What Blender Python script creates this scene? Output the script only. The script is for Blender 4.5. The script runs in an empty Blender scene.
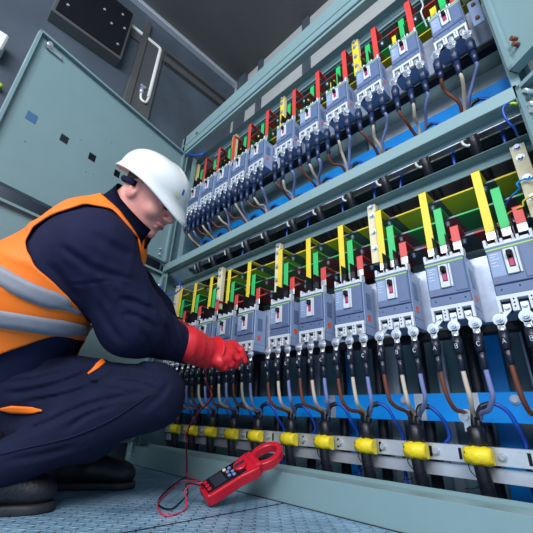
import bpy, bmesh, math, random
import numpy as np
from mathutils import Vector, Matrix
random.seed(7)
S = bpy.context.scene
COL = S.collection
pi = math.pi

# ------------------------------------------------------------------ camera
CAM = np.array([0.0, 0.0, 0.243]); FPX = 343.648
RC = np.array([[0.710, 0.703, 0.040], [-0.261, 0.315, -0.912], [-0.654, 0.637, 0.407]])
_a, _b, _c = math.radians(45.745), math.radians(24.037), math.radians(2.4857)
_r0 = np.array([math.cos(_a), math.sin(_a), 0]); _f0 = np.array([-math.sin(_a), math.cos(_a), 0]); _u0 = np.array([0, 0, 1.])
_F = _f0*math.cos(_b)+_u0*math.sin(_b); _U = _u0*math.cos(_b)-_f0*math.sin(_b)
RC = np.array([_r0*math.cos(_c)+_U*math.sin(_c), -(_U*math.cos(_c)-_r0*math.sin(_c)), _F])
cam_d = bpy.data.cameras.new('camera'); cam = bpy.data.objects.new('camera', cam_d); COL.objects.link(cam)
cam_d.sensor_width = 36; cam_d.lens = FPX/533*36; cam_d.clip_start = 0.02
M = Matrix.Identity(4)
for i in range(3):
    M[i][0] = RC[0][i]; M[i][1] = -RC[1][i]; M[i][2] = -RC[2][i]; M[i][3] = CAM[i]
cam.matrix_world = M
S.camera = cam

# ------------------------------------------------------------------ light
S.view_settings.view_transform = 'Standard'; S.view_settings.look = 'None'
S.view_settings.gamma = 1; S.view_settings.use_curve_mapping = False
S.view_settings.exposure = 0.35
wd = bpy.data.worlds.new('daylight'); S.world = wd; wd.use_nodes = True
bg = wd.node_tree.nodes['Background']; bg.inputs[0].default_value = (0.50, 0.74, 1.0, 1); bg.inputs[1].default_value = 0.43

def area(name, loc, target, sx, sy, power, col):
    l = bpy.data.lights.new(name, 'AREA'); l.shape = 'RECTANGLE'; l.size = sx; l.size_y = sy; l.energy = power; l.color = col
    o = bpy.data.objects.new(name, l); COL.objects.link(o); o.location = loc
    o.rotation_euler = (Vector(target)-Vector(loc)).to_track_quat('-Z', 'Y').to_euler()
    return o
area('doorway_daylight', (0.9, -1.5, 2.3), (-0.8, 1.0, 0.9), 2.0, 1.6, 98, (0.97, 0.98, 1.0))
area('high_front_daylight', (-1.6, -2.2, 2.6), (-1.2, 0.9, 0.9), 1.6, 1.2, 44, (0.9, 0.96, 1.0))  # unseen second area light, high behind the camera

# ------------------------------------------------------------------ measuring helpers (pixel -> point in the place)
def ray(x, y): return RC.T @ np.array([(x-266.5)/FPX, (y-266.5)/FPX, 1.0])
def W(x, y, d): return CAM + ray(x, y)*d
def onZ(x, y, z): r = ray(x, y); return CAM + r*(z-CAM[2])/r[2]
def onY(x, y, Y): r = ray(x, y); return CAM + r*(Y-CAM[1])/r[1]

# ------------------------------------------------------------------ materials
def mat(name, col, rough=0.5, metal=0.0, var=0.06, scale=18, bump=0.0, bscale=60, spec=0.5, coat=0.0):
    m = bpy.data.materials.new(name); m.use_nodes = True; nt = m.node_tree; b = nt.nodes['Principled BSDF']
    b.inputs['Roughness'].default_value = rough; b.inputs['Metallic'].default_value = metal
    b.inputs['Specular IOR Level'].default_value = spec
    b.inputs['Coat Weight'].default_value = coat
    tc = nt.nodes.new('ShaderNodeTexCoord'); nz = nt.nodes.new('ShaderNodeTexNoise'); nz.inputs['Scale'].default_value = scale
    nz.inputs['Detail'].default_value = 4
    nt.links.new(tc.outputs['Object'], nz.inputs['Vector'])
    rp = nt.nodes.new('ShaderNodeValToRGB')
    c = np.array(col)
    rp.color_ramp.elements[0].position = 0.3; rp.color_ramp.elements[1].position = 0.7
    rp.color_ramp.elements[0].color = (*np.clip(c*(1-var), 0, 1), 1); rp.color_ramp.elements[1].color = (*np.clip(c*(1+var), 0, 1), 1)
    nt.links.new(nz.outputs['Fac'], rp.inputs['Fac']); nt.links.new(rp.outputs['Color'], b.inputs['Base Color'])
    if bump:
        n2 = nt.nodes.new('ShaderNodeTexNoise'); n2.inputs['Scale'].default_value = bscale; n2.inputs['Detail'].default_value = 3
        nt.links.new(tc.outputs['Object'], n2.inputs['Vector'])
        bp = nt.nodes.new('ShaderNodeBump'); bp.inputs['Strength'].default_value = bump; bp.inputs['Distance'].default_value = 0.01
        nt.links.new(n2.outputs['Fac'], bp.inputs['Height']); nt.links.new(bp.outputs['Normal'], b.inputs['Normal'])
    return m
def srgb(r, g, b):
    f = lambda v: (v/255/12.92) if v/255 <= 0.04045 else ((v/255+0.055)/1.055)**2.4
    return (f(r), f(g), f(b))
P_ = {}
P_['paint'] = mat('grey_green_paint', srgb(127, 155, 160), 0.35, var=0.03, scale=6, bump=0.03, bscale=220)
P_['paint2'] = mat('interior_grey_paint', srgb(104, 134, 146), 0.5, var=0.06, scale=5)
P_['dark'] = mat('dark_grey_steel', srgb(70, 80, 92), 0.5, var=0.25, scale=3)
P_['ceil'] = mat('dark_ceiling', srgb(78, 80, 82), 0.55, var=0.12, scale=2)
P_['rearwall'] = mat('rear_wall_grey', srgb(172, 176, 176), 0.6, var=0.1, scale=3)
P_['pale'] = mat('pale_grey_panel', srgb(225, 226, 226), 0.5, var=0.06, scale=6)
P_['steel'] = mat('galvanised_steel', (0.52, 0.58, 0.70), 0.40, 0.6, var=0.12, scale=30)
P_['tin'] = mat('tinned_metal', (0.80, 0.83, 0.88), 0.28, 0.7, var=0.08, scale=40)
P_['alu'] = mat('aluminium', (0.72, 0.76, 0.84), 0.35, 0.6, var=0.06, scale=25)
P_['bare'] = mat('bare_copper_tinned', (0.22, 0.22, 0.25), 0.45, 0.5, var=0.15, scale=30)
P_['yellow'] = mat('yellow_paint', (0.82, 0.62, 0.03), 0.4, var=0.05)
P_['green'] = mat('green_paint', (0.02, 0.50, 0.13), 0.4, var=0.05)
P_['red'] = mat('red_paint', (0.68, 0.06, 0.055), 0.4, var=0.05)
P_['blue'] = mat('blue_paint', (0.0, 0.32, 0.95), 0.4, var=0.05)
P_['cream'] = mat('cream_insulating_board', srgb(226, 214, 176), 0.6, var=0.06, scale=30)
P_['brk'] = mat('breaker_case_grey', srgb(136, 156, 190), 0.45, var=0.03)
P_['brkf'] = mat('breaker_cover_slate', srgb(92, 110, 146), 0.45, var=0.04, scale=40)
P_['brkw'] = mat('breaker_terminal_grey', srgb(204, 210, 218), 0.5, var=0.03)
P_['lime'] = mat('lime_stripe', (0.35, 0.62, 0.10), 0.5)
P_['bplate'] = mat('slate_blue_plate', srgb(74, 112, 150), 0.4)
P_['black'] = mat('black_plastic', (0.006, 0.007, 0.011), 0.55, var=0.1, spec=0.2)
P_['blackr'] = mat('black_rubber', (0.008, 0.009, 0.016), 0.4, var=0.15, scale=60, bump=0.15, bscale=90)
P_['shrink2'] = mat('navy_heat_shrink', (0.014, 0.028, 0.085), 0.3, var=0.15, scale=50, bump=0.2, bscale=120)
P_['shrink'] = mat('heat_shrink_tube', (0.013, 0.016, 0.032), 0.3, var=0.15, scale=50, bump=0.2, bscale=120)
P_['magenta'] = mat('magenta_plastic', (0.45, 0.03, 0.14), 0.4)
P_['orange'] = mat('orange_label', (0.75, 0.10, 0.03), 0.5)
P_['brown'] = mat('brown_insulation', (0.16, 0.050, 0.030), 0.4)
P_['beige'] = mat('beige_insulation', (0.62, 0.52, 0.42), 0.4)
P_['lav'] = mat('blue_grey_insulation', (0.20, 0.24, 0.48), 0.4)
P_['bluew'] = mat('blue_insulation', (0.01, 0.08, 0.50), 0.35)
P_['letter'] = mat('white_ink', (0.75, 0.78, 0.85), 0.6)
P_['tag'] = mat('yellow_tape', (0.90, 0.70, 0.02), 0.45, var=0.06, scale=60, bump=0.3, bscale=60)
P_['white'] = mat('white_plastic', (0.80, 0.80, 0.78), 0.4, var=0.02)
P_['braid'] = mat('braided_strap', (0.62, 0.64, 0.66), 0.5, 0.4, var=0.4, scale=160)
P_['navy'] = mat('navy_workwear', srgb(30, 33, 60), 0.85, var=0.10, scale=14, bump=0.25, bscale=500, spec=0.12)
P_['navy2'] = mat('navy_trousers', srgb(27, 31, 54), 0.85, var=0.12, scale=14, bump=0.25, bscale=500, spec=0.12)
P_['hivis'] = mat('orange_hi_vis', (1.0, 0.185, 0.003), 0.6, var=0.03, scale=10, bump=0.15, bscale=400)
P_['reflect'] = mat('reflective_grey', srgb(132, 132, 142), 0.55, 0.0, var=0.06, scale=60)
P_['skin'] = mat('skin', srgb(222, 150, 138), 0.5, var=0.07, scale=30, bump=0.06, bscale=180)
P_['lip'] = mat('lips', srgb(160, 84, 84), 0.5)
P_['hair'] = mat('short_dark_hair', (0.07, 0.05, 0.045), 0.8, var=0.3, scale=120)
P_['helmet'] = mat('white_helmet_shell', (0.80, 0.80, 0.79), 0.28, var=0.015, coat=0.3)
P_['glove'] = mat('red_rubber_glove', (0.72, 0.018, 0.03), 0.45, var=0.10, scale=16, bump=0.12, bscale=200)
P_['meter'] = mat('red_meter_plastic', (0.62, 0.010, 0.03), 0.32, var=0.03)
P_['screen'] = mat('dark_meter_screen', (0.02, 0.035, 0.05), 0.15)
P_['redw'] = mat('red_lead', (0.80, 0.02, 0.09), 0.35)
P_['boot'] = mat('boot_leather', (0.008, 0.009, 0.014), 0.5, var=0.2, scale=30, bump=0.2, bscale=120)
P_['sole'] = mat('boot_sole', (0.02, 0.022, 0.028), 0.6, var=0.2)
P_['yg'] = mat('yellow_green_sleeve', (0.35, 0.55, 0.02), 0.4)

def floor_mat():
    m = bpy.data.materials.new('checker_plate'); m.use_nodes = True; nt = m.node_tree; b = nt.nodes['Principled BSDF']
    N = nt.nodes.new; L = nt.links.new
    tc = N('ShaderNodeTexCoord')
    def lozenge(rot, off):
        mp = N('ShaderNodeMapping'); mp.inputs['Rotation'].default_value = (0, 0, rot); mp.inputs['Location'].default_value = off
        L(tc.outputs['Object'], mp.inputs['Vector'])
        # elongated cells
        sc = N('ShaderNodeMapping'); sc.inputs['Scale'].default_value = (30, 30, 1); L(mp.outputs[0], sc.inputs['Vector'])
        sep = N('ShaderNodeSeparateXYZ'); L(sc.outputs[0], sep.inputs[0])
        def tri(sock, off2):
            a = N('ShaderNodeMath'); a.operation = 'ADD'; a.inputs[1].default_value = off2; L(sock, a.inputs[0])
            f = N('ShaderNodeMath'); f.operation = 'FRACT'; L(a.outputs[0], f.inputs[0])
            s = N('ShaderNodeMath'); s.operation = 'SUBTRACT'; s.inputs[1].default_value = 0.5; L(f.outputs[0], s.inputs[0])
            return s.outputs[0]
        x = tri(sep.outputs[0], 0); y = tri(sep.outputs[1], 0)
        px = N('ShaderNodeMath'); px.operation = 'MULTIPLY'; px.inputs[1].default_value = 2.4; L(x, px.inputs[0])
        py = N('ShaderNodeMath'); py.operation = 'MULTIPLY'; py.inputs[1].default_value = 7.5; L(y, py.inputs[0])
        x2 = N('ShaderNodeMath'); x2.operation = 'POWER'; x2.inputs[1].default_value = 2; L(px.outputs[0], x2.inputs[0])
        y2 = N('ShaderNodeMath'); y2.operation = 'POWER'; y2.inputs[1].default_value = 2; L(py.outputs[0], y2.inputs[0])
        ad = N('ShaderNodeMath'); ad.operation = 'ADD'; L(x2.outputs[0], ad.inputs[0]); L(y2.outputs[0], ad.inputs[1])
        su = N('ShaderNodeMath'); su.operation = 'SUBTRACT'; su.use_clamp = True; su.inputs[0].default_value = 1.0; L(ad.outputs[0], su.inputs[1])
        return su.outputs[0]
    h1 = lozenge(pi/4, (0, 0, 0)); h2 = lozenge(-pi/4, (0.0118, 0.0118, 0))
    mx = N('ShaderNodeMath'); mx.operation = 'MAXIMUM'; L(h1, mx.inputs[0]); L(h2, mx.inputs[1])
    bp = N('ShaderNodeBump'); bp.inputs['Strength'].default_value = 0.7; bp.inputs['Distance'].default_value = 0.012
    L(mx.outputs[0], bp.inputs['Height']); L(bp.outputs['Normal'], b.inputs['Normal'])
    nz = N('ShaderNodeTexNoise'); nz.inputs['Scale'].default_value = 7; nz.inputs['Detail'].default_value = 6; L(tc.outputs['Object'], nz.inputs['Vector'])
    rp = N('ShaderNodeValToRGB'); rp.color_ramp.elements[0].position = 0.32; rp.color_ramp.elements[1].position = 0.72
    rp.color_ramp.elements[0].color = (*srgb(100, 134, 162), 1); rp.color_ramp.elements[1].color = (*srgb(160, 194, 218), 1)
    L(nz.outputs['Fac'], rp.inputs['Fac']); L(rp.outputs['Color'], b.inputs['Base Color'])
    b.inputs['Roughness'].default_value = 0.42; b.inputs['Metallic'].default_value = 0.15
    return m
P_['floor'] = floor_mat()

# ------------------------------------------------------------------ mesh helpers
class MB:
    def __init__(s): s.bm = bmesh.new(); s.mi = 0
    def box(s, x0, x1, y0, y1, z0, z1, bev=0.0, mi=0, Mx=None, seg=1):
        b = bmesh.new(); bmesh.ops.create_cube(b, size=1)
        for v in b.verts: v.co = Vector(((x0+x1)/2+v.co.x*(x1-x0), (y0+y1)/2+v.co.y*(y1-y0), (z0+z1)/2+v.co.z*(z1-z0)))
        if bev: bmesh.ops.bevel(b, geom=b.edges[:], offset=bev, segments=seg, affect='EDGES', profile=0.5)
        return s.merge(b, mi, Mx)
    def merge(s, b, mi=0, Mx=None, smooth=False):
        if Mx is not None: bmesh.ops.transform(b, matrix=Mx, verts=b.verts[:])
        for f in b.faces: f.material_index = mi; f.smooth = f.smooth or smooth
        me = bpy.data.meshes.new('t'); b.to_mesh(me); b.free(); s.bm.from_mesh(me); bpy.data.meshes.remove(me); return s
    def cyl(s, p0, p1, r0, r1=None, n=12, mi=0, bev=0.0):
        r1 = r0 if r1 is None else r1
        p0 = Vector(p0); p1 = Vector(p1); d = p1-p0
        b = bmesh.new(); bmesh.ops.create_cone(b, cap_ends=True, segments=n, radius1=r0, radius2=r1, depth=d.length)
        if bev: bmesh.ops.bevel(b, geom=[e for e in b.edges if len(e.link_faces) == 2 and (len(e.link_faces[0].verts) > 4 or len(e.link_faces[1].verts) > 4)], offset=bev, segments=2, affect='EDGES')
        for f in b.faces: f.smooth = len(f.verts) == 4
        q = d.to_track_quat('Z', 'Y').to_matrix().to_4x4(); q.translation = (p0+p1)/2
        return s.merge(b, mi, q)
    def tube(s, pts, r, n=8, mi=0, caps=True):
        pts = [Vector(p) for p in pts]; rs = r if isinstance(r, (list, tuple)) else [r]*len(pts)
        rings = []; up = None; bm = s.bm
        for i, p in enumerate(pts):
            t = (pts[min(i+1, len(pts)-1)]-pts[max(i-1, 0)]).normalized()
            if up is None:
                up = Vector((0, 0, 1)) if abs(t.z) < 0.9 else Vector((1, 0, 0))
            x = up.cross(t)
            if x.length < 1e-4: x = Vector((0, 1, 0)).cross(t)
            x.normalize(); y = t.cross(x).normalized(); up = y
            rings.append([bm.verts.new(p+(x*math.cos(2*pi*k/n)+y*math.sin(2*pi*k/n))*rs[i]) for k in range(n)])
        for a, b in zip(rings, rings[1:]):
            for k in range(n):
                f = bm.faces.new((a[k], a[(k+1) % n], b[(k+1) % n], b[k])); f.smooth = True; f.material_index = mi
        if caps:
            for rg, rev in ((rings[0], True), (rings[-1], False)):
                f = bm.faces.new(list(reversed(rg)) if rev else rg); f.material_index = mi
        return s
    def prism(s, poly, y0, y1, mi=0, Mx=None, bev=0):  # poly in xz, extruded along y
        b = bmesh.new()
        A = [b.verts.new((x, y0, z)) for x, z in poly]; B = [b.verts.new((x, y1, z)) for x, z in poly]
        b.faces.new(A); b.faces.new(list(reversed(B)))
        for i in range(len(A)):
            j = (i+1) % len(A); b.faces.new((A[j], A[i], B[i], B[j]))
        bmesh.ops.recalc_face_normals(b, faces=b.faces[:])
        if bev: bmesh.ops.bevel(b, geom=b.edges[:], offset=bev, segments=1, affect='EDGES')
        return s.merge(b, mi, Mx)
    def mesh(s, name, mats):
        me = bpy.data.meshes.new(name); s.bm.to_mesh(me); s.bm.free()
        for m in (mats if isinstance(mats, (list, tuple)) else [mats]): me.materials.append(P_[m])
        return me
def link(name, me, parent=None, loc=None):
    o = bpy.data.objects.new(name, me); COL.objects.link(o)
    if loc is not None: o.location = loc
    if parent is not None: o.parent = parent
    return o
def thing(name, label, cat, loc=(0, 0, 0), group=None):
    o = bpy.data.objects.new(name, None); COL.objects.link(o); o.location = loc; o.empty_display_size = 0.05
    o['label'] = label; o['category'] = cat
    if group: o['group'] = group
    return o
def tag(o, label, cat, group=None, kind=None):
    if label: o['label'] = label
    if cat: o['category'] = cat
    if group: o['group'] = group
    if kind: o['kind'] = kind
    return o
def struct(name, mb, mats):
    o = link(name, mb.mesh(name, mats)); o['kind'] = 'structure'; return o
def spline(ctrl, n=8):
    P = [np.array(p, float) for p in ctrl]; P = [2*P[0]-P[1]]+P+[2*P[-1]-P[-2]]; out = []
    for i in range(1, len(P)-2):
        for k in range(n):
            t = k/n; a, b, c, d = P[i-1], P[i], P[i+1], P[i+2]
            out.append(0.5*((2*b)+(-a+c)*t+(2*a-5*b+4*c-d)*t*t+(-a+3*b-3*c+d)*t**3))
    out.append(P[-2]); return out

ORD = ['rightmost', 'second from the right', 'third from the right', 'fourth from the right', 'fifth from the right', 'sixth from the right',
       'seventh from the right', 'eighth from the right', 'ninth from the right', 'tenth from the right', 'eleventh from the right']

# ------------------------------------------------------------------ room
struct('floor', MB().box(-2.14, 3.0, -3.0, 1.62, -0.05, 0.0), 'floor')
seam_and_shade = MB().box(-0.885, -0.881, -2.0, 0.995, 0.0, 0.0012).box(-2.12, 0.9, 0.985, 0.990, 0.0, 0.0015)  # floor seam, plus a black strip painting the shade at the plinth foot
struct('floor_seam_and_shade', seam_and_shade, 'black')
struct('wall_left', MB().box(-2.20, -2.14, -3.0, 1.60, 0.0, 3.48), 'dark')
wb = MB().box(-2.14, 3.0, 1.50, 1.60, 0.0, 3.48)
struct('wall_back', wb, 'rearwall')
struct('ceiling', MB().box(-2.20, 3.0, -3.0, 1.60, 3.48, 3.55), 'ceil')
# ceiling bead, wall trunking, pilasters
struct('trim_2', MB().box(-2.14, -2.08, -2.5, 1.5, 3.44, 3.48, 0.004), 'alu')
struct('trim_3', MB().box(-2.14, -2.09, 0.72, 1.45, 3.14, 3.17).box(-2.14, -2.10, 0.72, 1.45, 3.04, 3.07).box(-2.14, -2.125, -2.5, 1.45, 3.06, 3.15), 'ceil')
struct('trim_4', MB().box(-2.14, -2.10, 0.49, 0.54, 0.0, 3.35, 0.003).box(-2.14, -2.115, 0.54, 0.70, 0.0, 3.2, 0.003), 'ceil')
struct('trim_5', MB().box(-2.05, -1.93, 1.46, 1.50, 0, 3.48).box(-1.75, -1.70, 1.47, 1.50, 0, 3.48).box(-1.2, -1.13, 1.475, 1.50, 0, 3.48), 'dark')

# black electrical box on the left wall with conduit
t = thing('wall_box', 'black electrical box high on the dark left wall above the open door', 'electrical box', (-2.14, 0.15, 2.65))
b = MB().box(0.0, 0.10, -0.24, 0.235, 0.0, 0.52, 0.004)
link('enclosure', b.mesh('enclosure', 'ceil'), t)
link('front_cover', MB().box(0.10, 0.112, -0.22, 0.215, 0.02, 0.52, 0.003).mesh('front_cover', 'black'), t)
for (y, z) in [(-0.13, .30), (-0.02, .42), (0.1, .25), (0.18, .10), (-0.17, .12), (0.03, 0.33), (0.15, 0.42), (0.19, .30)]:
    link('screw', MB().cyl((0.112, y, z), (0.118, y, z), 0.009, n=8).mesh('screw', 'tin'), t)
o = link('conduit', MB().tube([(-2.118, -0.5, 3.155), (-2.118, 0.64, 3.155), (-2.118, 0.655, 3.15), (-2.118, 0.662, 3.13), (-2.118, 0.662, 2.56)], 0.015, 10).mesh('conduit', 'white'))
tag(o, 'white cable conduit running along the dark wall and turning down', 'conduit')
t = thing('cable_gland', 'small grey gland with a looped white cable end under the conduit', 'cable gland', (-2.118, 0.60, 2.58))
link('gland_body', MB().cyl((0, 0, -0.03), (0, 0, 0.03), 0.017, bev=0.003).box(-0.02, 0.02, -0.022, 0.022, 0.03, 0.05, 0.003).mesh('gland_body', 'steel'), t)
link('cable_loop', MB().tube(spline([(0, 0, -0.03), (0.01, 0.01, -0.09), (0.015, 0.045, -0.10), (0, 0.062, -0.04), (0, 0.062, 0.0)], 6), 0.010, 8).mesh('cable_loop', 'white'), t)
o = link('pendant_box', MB().box(-2.14, -2.02, -0.42, -0.20, 2.10, 2.23, 0.01).mesh('pendant_box', 'white')); tag(o, 'white casing cut by the left edge of the picture high on the wall', 'casing')
t = thing('wall_socket_plug', 'small yellow capped plug on the dark wall at the left edge', 'plug', (-2.14, -0.15, 1.93))
link('plug_body', MB().cyl((0, 0, 0), (0.05, 0, 0), 0.018, 0.013).mesh('plug_body', 'yg'), t)
link('cap', MB().cyl((0.02, -0.02, 0.025), (0.045, -0.02, 0.03), 0.014).mesh('cap', 'yellow'), t)

# ------------------------------------------------------------------ cabinet
cab = thing('switchgear_cabinet', 'large grey-green switchgear cabinet with two breaker rows and open doors', 'electrical cabinet', (0, 0, 0))
def cp(name, mb, m, parent=cab): return link(name, mb.mesh(name, m), parent)
cp('side_panel', MB().box(-2.085, -2.07, 1.0, 1.46, 0.0, 2.2), 'paint2')
cp('side_panel', MB().box(0.03, 0.04, 1.0, 1.46, 0.0, 2.3), 'paint2')
bk = MB()
xs = [-2.07, -1.86, -1.60, -1.34, -1.1, -0.86, -0.62, -0.40, -0.18, 0.03]
for i in range(9):
    bk.box(xs[i]+0.004, xs[i+1]-0.004, 1.40+0.012*(i % 2), 1.43+0.012*(i % 2), 0.0, 2.06, 0.002)
cp('back_panel', bk, 'paint2')
# blue and bright vertical busbars behind the lower row
for i, (x, w, m) in enumerate([(-0.30, .060, 'blue'), (-0.14, .04, 'alu'), (-0.20, .02, 'steel'), (-0.05, .03, 'alu'), (-0.47, .035, 'steel'), (-0.66, .05, 'alu'), (-0.86, .04, 'blue'), (-1.05, .05, 'steel'), (0.0, 0.02, 'steel')]):
    cp('riser_strip', MB().box(x-w/2, x+w/2, 1.378, 1.392, 0.0, 0.62, 0.002), m)
cp('riser_strip', MB().box(-0.115, -0.10, 1.368, 1.375, 0.10, 0.5), 'orange')
cp('rear_cover_and_shade', MB().box(-2.06, 0.02, 1.385, 1.395, 1.02, 1.30), 'black')  # added black sheet, stands in for shade on the cabinet's back
cp('rear_cover_and_shade', MB().box(-0.62, 0.02, 1.300, 1.308, 1.285, 1.60), 'pale')
cp('rear_cover_and_shade', MB().box(-2.06, -0.63, 1.300, 1.308, 1.285, 1.60), 'paint')
# posts
cp('left_post', MB().box(-2.03, -2.0, 0.985, 1.01, 0.0, 2.31, 0.002).box(-2.03, -1.985, 1.01, 1.018, 0.0, 2.31).box(-2.055, -2.03, 1.01, 1.03, 0, 2.3).box(-1.96, -1.95, 1.05, 1.08, 1.17, 2.1), 'paint')
cp('right_post', MB().box(-0.012, 0.012, 0.985, 1.03, 0.0, 2.31, 0.002).box(0.0, 0.03, 1.02, 1.03, 0, 2.3), 'paint')
# top beam
cp('top_beam', MB().box(-2.055, 0.05, 0.985, 1.03, 2.150, 2.31, 0.003).box(-2.055, 0.05, 1.02, 1.035, 2.128, 2.15).box(-2.055, 0.05, 0.985, 1.03, 2.108, 2.128, 0.002).box(-2.055, 0.05, 0.98, 0.986, 2.20, 2.212, 0.001), 'paint')
cp('beam_bolt', MB().cyl((-1.83, 0.986, 2.22), (-1.83, 0.976, 2.22), 0.014, n=6), 'dark')
cp('rear_top_rail', MB().box(-2.05, 0.03, 1.30, 1.33, 2.33, 2.37, 0.002).box(-2.05, 0.03, 1.30, 1.34, 2.30, 2.306), 'paint')
# middle rails
cp('middle_rail', MB().box(-2.03, 0.0, 0.985, 1.003, 1.117, 1.167, 0.0015).box(-2.03, 0.0, 1.003, 1.04, 1.117, 1.120).box(-2.03, 0.0, 1.029, 1.033, 1.100, 1.117).box(-2.03, 0, 1.0, 1.04, 1.162, 1.166), 'paint')
cp('support_rail', MB().box(-2.06, 0.02, 1.10, 1.14, 1.070, 1.0735).box(-2.06, 0.02, 1.138, 1.142, 1.035, 1.0735), 'paint')
cp('support_rail', MB().box(-2.06, 0.02, 1.10, 1.14, 2.128, 2.1315).box(-2.06, 0.02, 1.138, 1.142, 2.093, 2.1315), 'paint')
cp('plinth', MB().box(-2.055, 0.9, 0.99, 1.00, 0.0, 0.085, 0.001).box(-2.055, 0.9, 1.00, 1.085, 0.081, 0.085).box(-2.055, 0.9, 1.08, 1.085, 0.081, 0.095), 'paint')
for x in (-2.02, -1.97): cp('plinth_bolt', MB().cyl((x, 0.99, 0.045), (x, 0.982, 0.045), 0.009, n=6), 'tin')
# mounting plates, blue bars and cable rails for each row
for k, dz in enumerate((0.0, 1.058)):
    cp('mounting_plate', MB().box(-2.05, 0.0, 1.148, 1.152, 0.53+dz, 0.735+dz), 'steel')
    cp('mounting_channel', MB().box(-2.05, 0.02, 1.15, 1.19, 0.50+dz, 0.525+dz, 0.002), 'black')
    # neutral bar, painted blue with bare patches
    nb = MB(); x = 0.02; n = 0
    segs = [(0.02, -0.335), (-0.335, -0.365), (-0.365, -0.50), (-0.50, -0.535), (-0.535, -0.86), (-0.86, -0.885), (-0.885, -2.04)] if k == 0 else [(0.02, -2.04)]
    for i, (a, c) in enumerate(segs): nb.box(c, a, 1.262, 1.270, (0.262 if k == 0 else 0.29)+dz, (0.346 if k == 0 else 0.425)+dz, 0.0, mi=i % 2)
    cp('neutral_bar', nb, ['blue', 'alu'])
    for q in range(6): 
        bx = -0.24-0.33*q
        cp('bar_bolt', MB().cyl((bx, 1.262, 0.325+dz), (bx, 1.252, 0.325+dz), 0.010, n=6).cyl((bx, 1.2625, 0.325+dz), (bx, 1.259, 0.325+dz), 0.014), 'steel')
    zl = 0.154 if k == 0 else 0.176
    rl = MB().box(-2.05, 0.03, 1.200, 1.206, zl+dz, 0.199+dz, 0.0008).box(-2.05, 0.03, 1.206, 1.235, zl+dz, zl+0.004+dz).box(-2.05, 0.03, 1.206, 1.235, 0.195+dz, 0.199+dz)
    for q in range(22):
        bx = -0.06-0.0835*q
        rl.box(bx-0.004, bx+0.004, 1.1985, 1.2005, zl+0.008+dz, 0.191+dz, mi=1)
    cp('cable_rail', rl, ['alu', 'black'])
    if k == 0: cp('cable_rail', MB().box(-2.05, 0.03, 1.215, 1.22, 0.112+dz, 0.148+dz, 0.0008), 'alu')

# ---- doors
def door(origin, ang, wid, z0, z1, name, holes=None, inner=1):
    """pan door: u from hinge outward, n thickness, z. local frame"""
    d = Vector((math.cos(ang), math.sin(ang), 0)); n = Vector((-d.y, d.x, 0))*inner
    Mx = Matrix(((d.x, n.x, 0, origin[0]), (d.y, n.y, 0, origin[1]), (0, 0, 1, 0), (0, 0, 0, 1)))
    b = MB()
    if holes:
        hz0, hz1, us = holes
        b.box(0, wid, 0, 0.003, z0, hz0, Mx=Mx); b.box(0, wid, 0, 0.003, hz1, z1, Mx=Mx)
        u = 0
        for (a, c) in us: b.box(u, a, 0, 0.003, hz0, hz1, Mx=Mx); u = c
        b.box(u, wid, 0, 0.003, hz0, hz1, Mx=Mx)
    else: b.box(0, wid, 0, 0.003, z0, z1, Mx=Mx)
    o = cp(name, b, 'paint')
    fr = MB(); th = 0.030; w = 0.022
    for (a, c, e, f) in ((0, 0.003, z0, z1), (wid-0.003, wid, z0, z1), (0, wid, z0, z0+0.003), (0, wid, z1-0.003, z1)):
        fr.box(a, c, 0.003, th, e, f, Mx=Mx)
    for (a, c, e, f) in ((0, w*0.6, z0, z1), (wid-w*0.6, wid, z0, z1), (0, wid, z0, z0+w*0.6), (0, wid, z1-w*0.6, z1)):
        fr.box(a, c, th, th+0.003, e, f, Mx=Mx)
    link('door_flange', fr.mesh('door_flange', 'paint'), o)
    return o, Mx
# left doors, swung open nearly square to the cabinet
h0 = (-2.0, 0.975); angL = math.radians(-90+12.5)
us = [(0.442, 0.482), (0.607, 0.651), (0.772, 0.816), (0.942, 0.986)]
dl, ML = door(h0, angL, 1.085, 1.172, 2.115, 'upper_left_door', (1.572, 1.620, us))
link('blanking_plate', MB().box(0.940, 0.988, 0.0035, 0.005, 1.570, 1.622, Mx=ML).mesh('blanking_plate', 'bplate'), dl)
link('door_latch', MB().box(1.015, 1.035, 0.004, 0.03, 2.05, 2.07, 0.003, Mx=ML).box(0.945, 1.02, 0.012, 0.022, 2.048, 2.064, 0.002, Mx=ML).cyl(ML @ Vector((1.025, .004, 2.06)), ML @ Vector((1.025, .045, 2.06)), 0.013).mesh('door_latch', 'tin'), dl)
for (u, z) in [(.72, 1.66), (.60, 1.50), (.64, 1.485), (.35, 1.50), (.31, 1.485), (.55, 1.78), (.95, 1.45), (.3, 1.75), (.25, 1.30), (.33, 1.29)]:
    link('rivet', MB().cyl(ML @ Vector((u, .003, z)), ML @ Vector((u, .006, z)), 0.0055, 0.003, n=8).mesh('rivet', 'paint'), dl)
dl2, ML2 = door(h0, angL, 1.085, 0.105, 1.10, 'lower_left_door')
for z in (1.0, 0.93, 0.3): link('hinge_bolt', MB().cyl(ML2 @ Vector((0.03, .0, z)), ML2 @ Vector((0.03, .045, z)), 0.007, n=6).mesh('hinge_bolt', 'tin'), dl2)
for z in (1.22, 1.26): link('hinge_bolt', MB().cyl(ML @ Vector((0.05, .0, z)), ML @ Vector((0.05, .02, z)), 0.006, n=6).mesh('hinge_bolt', 'tin'), dl)
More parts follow.
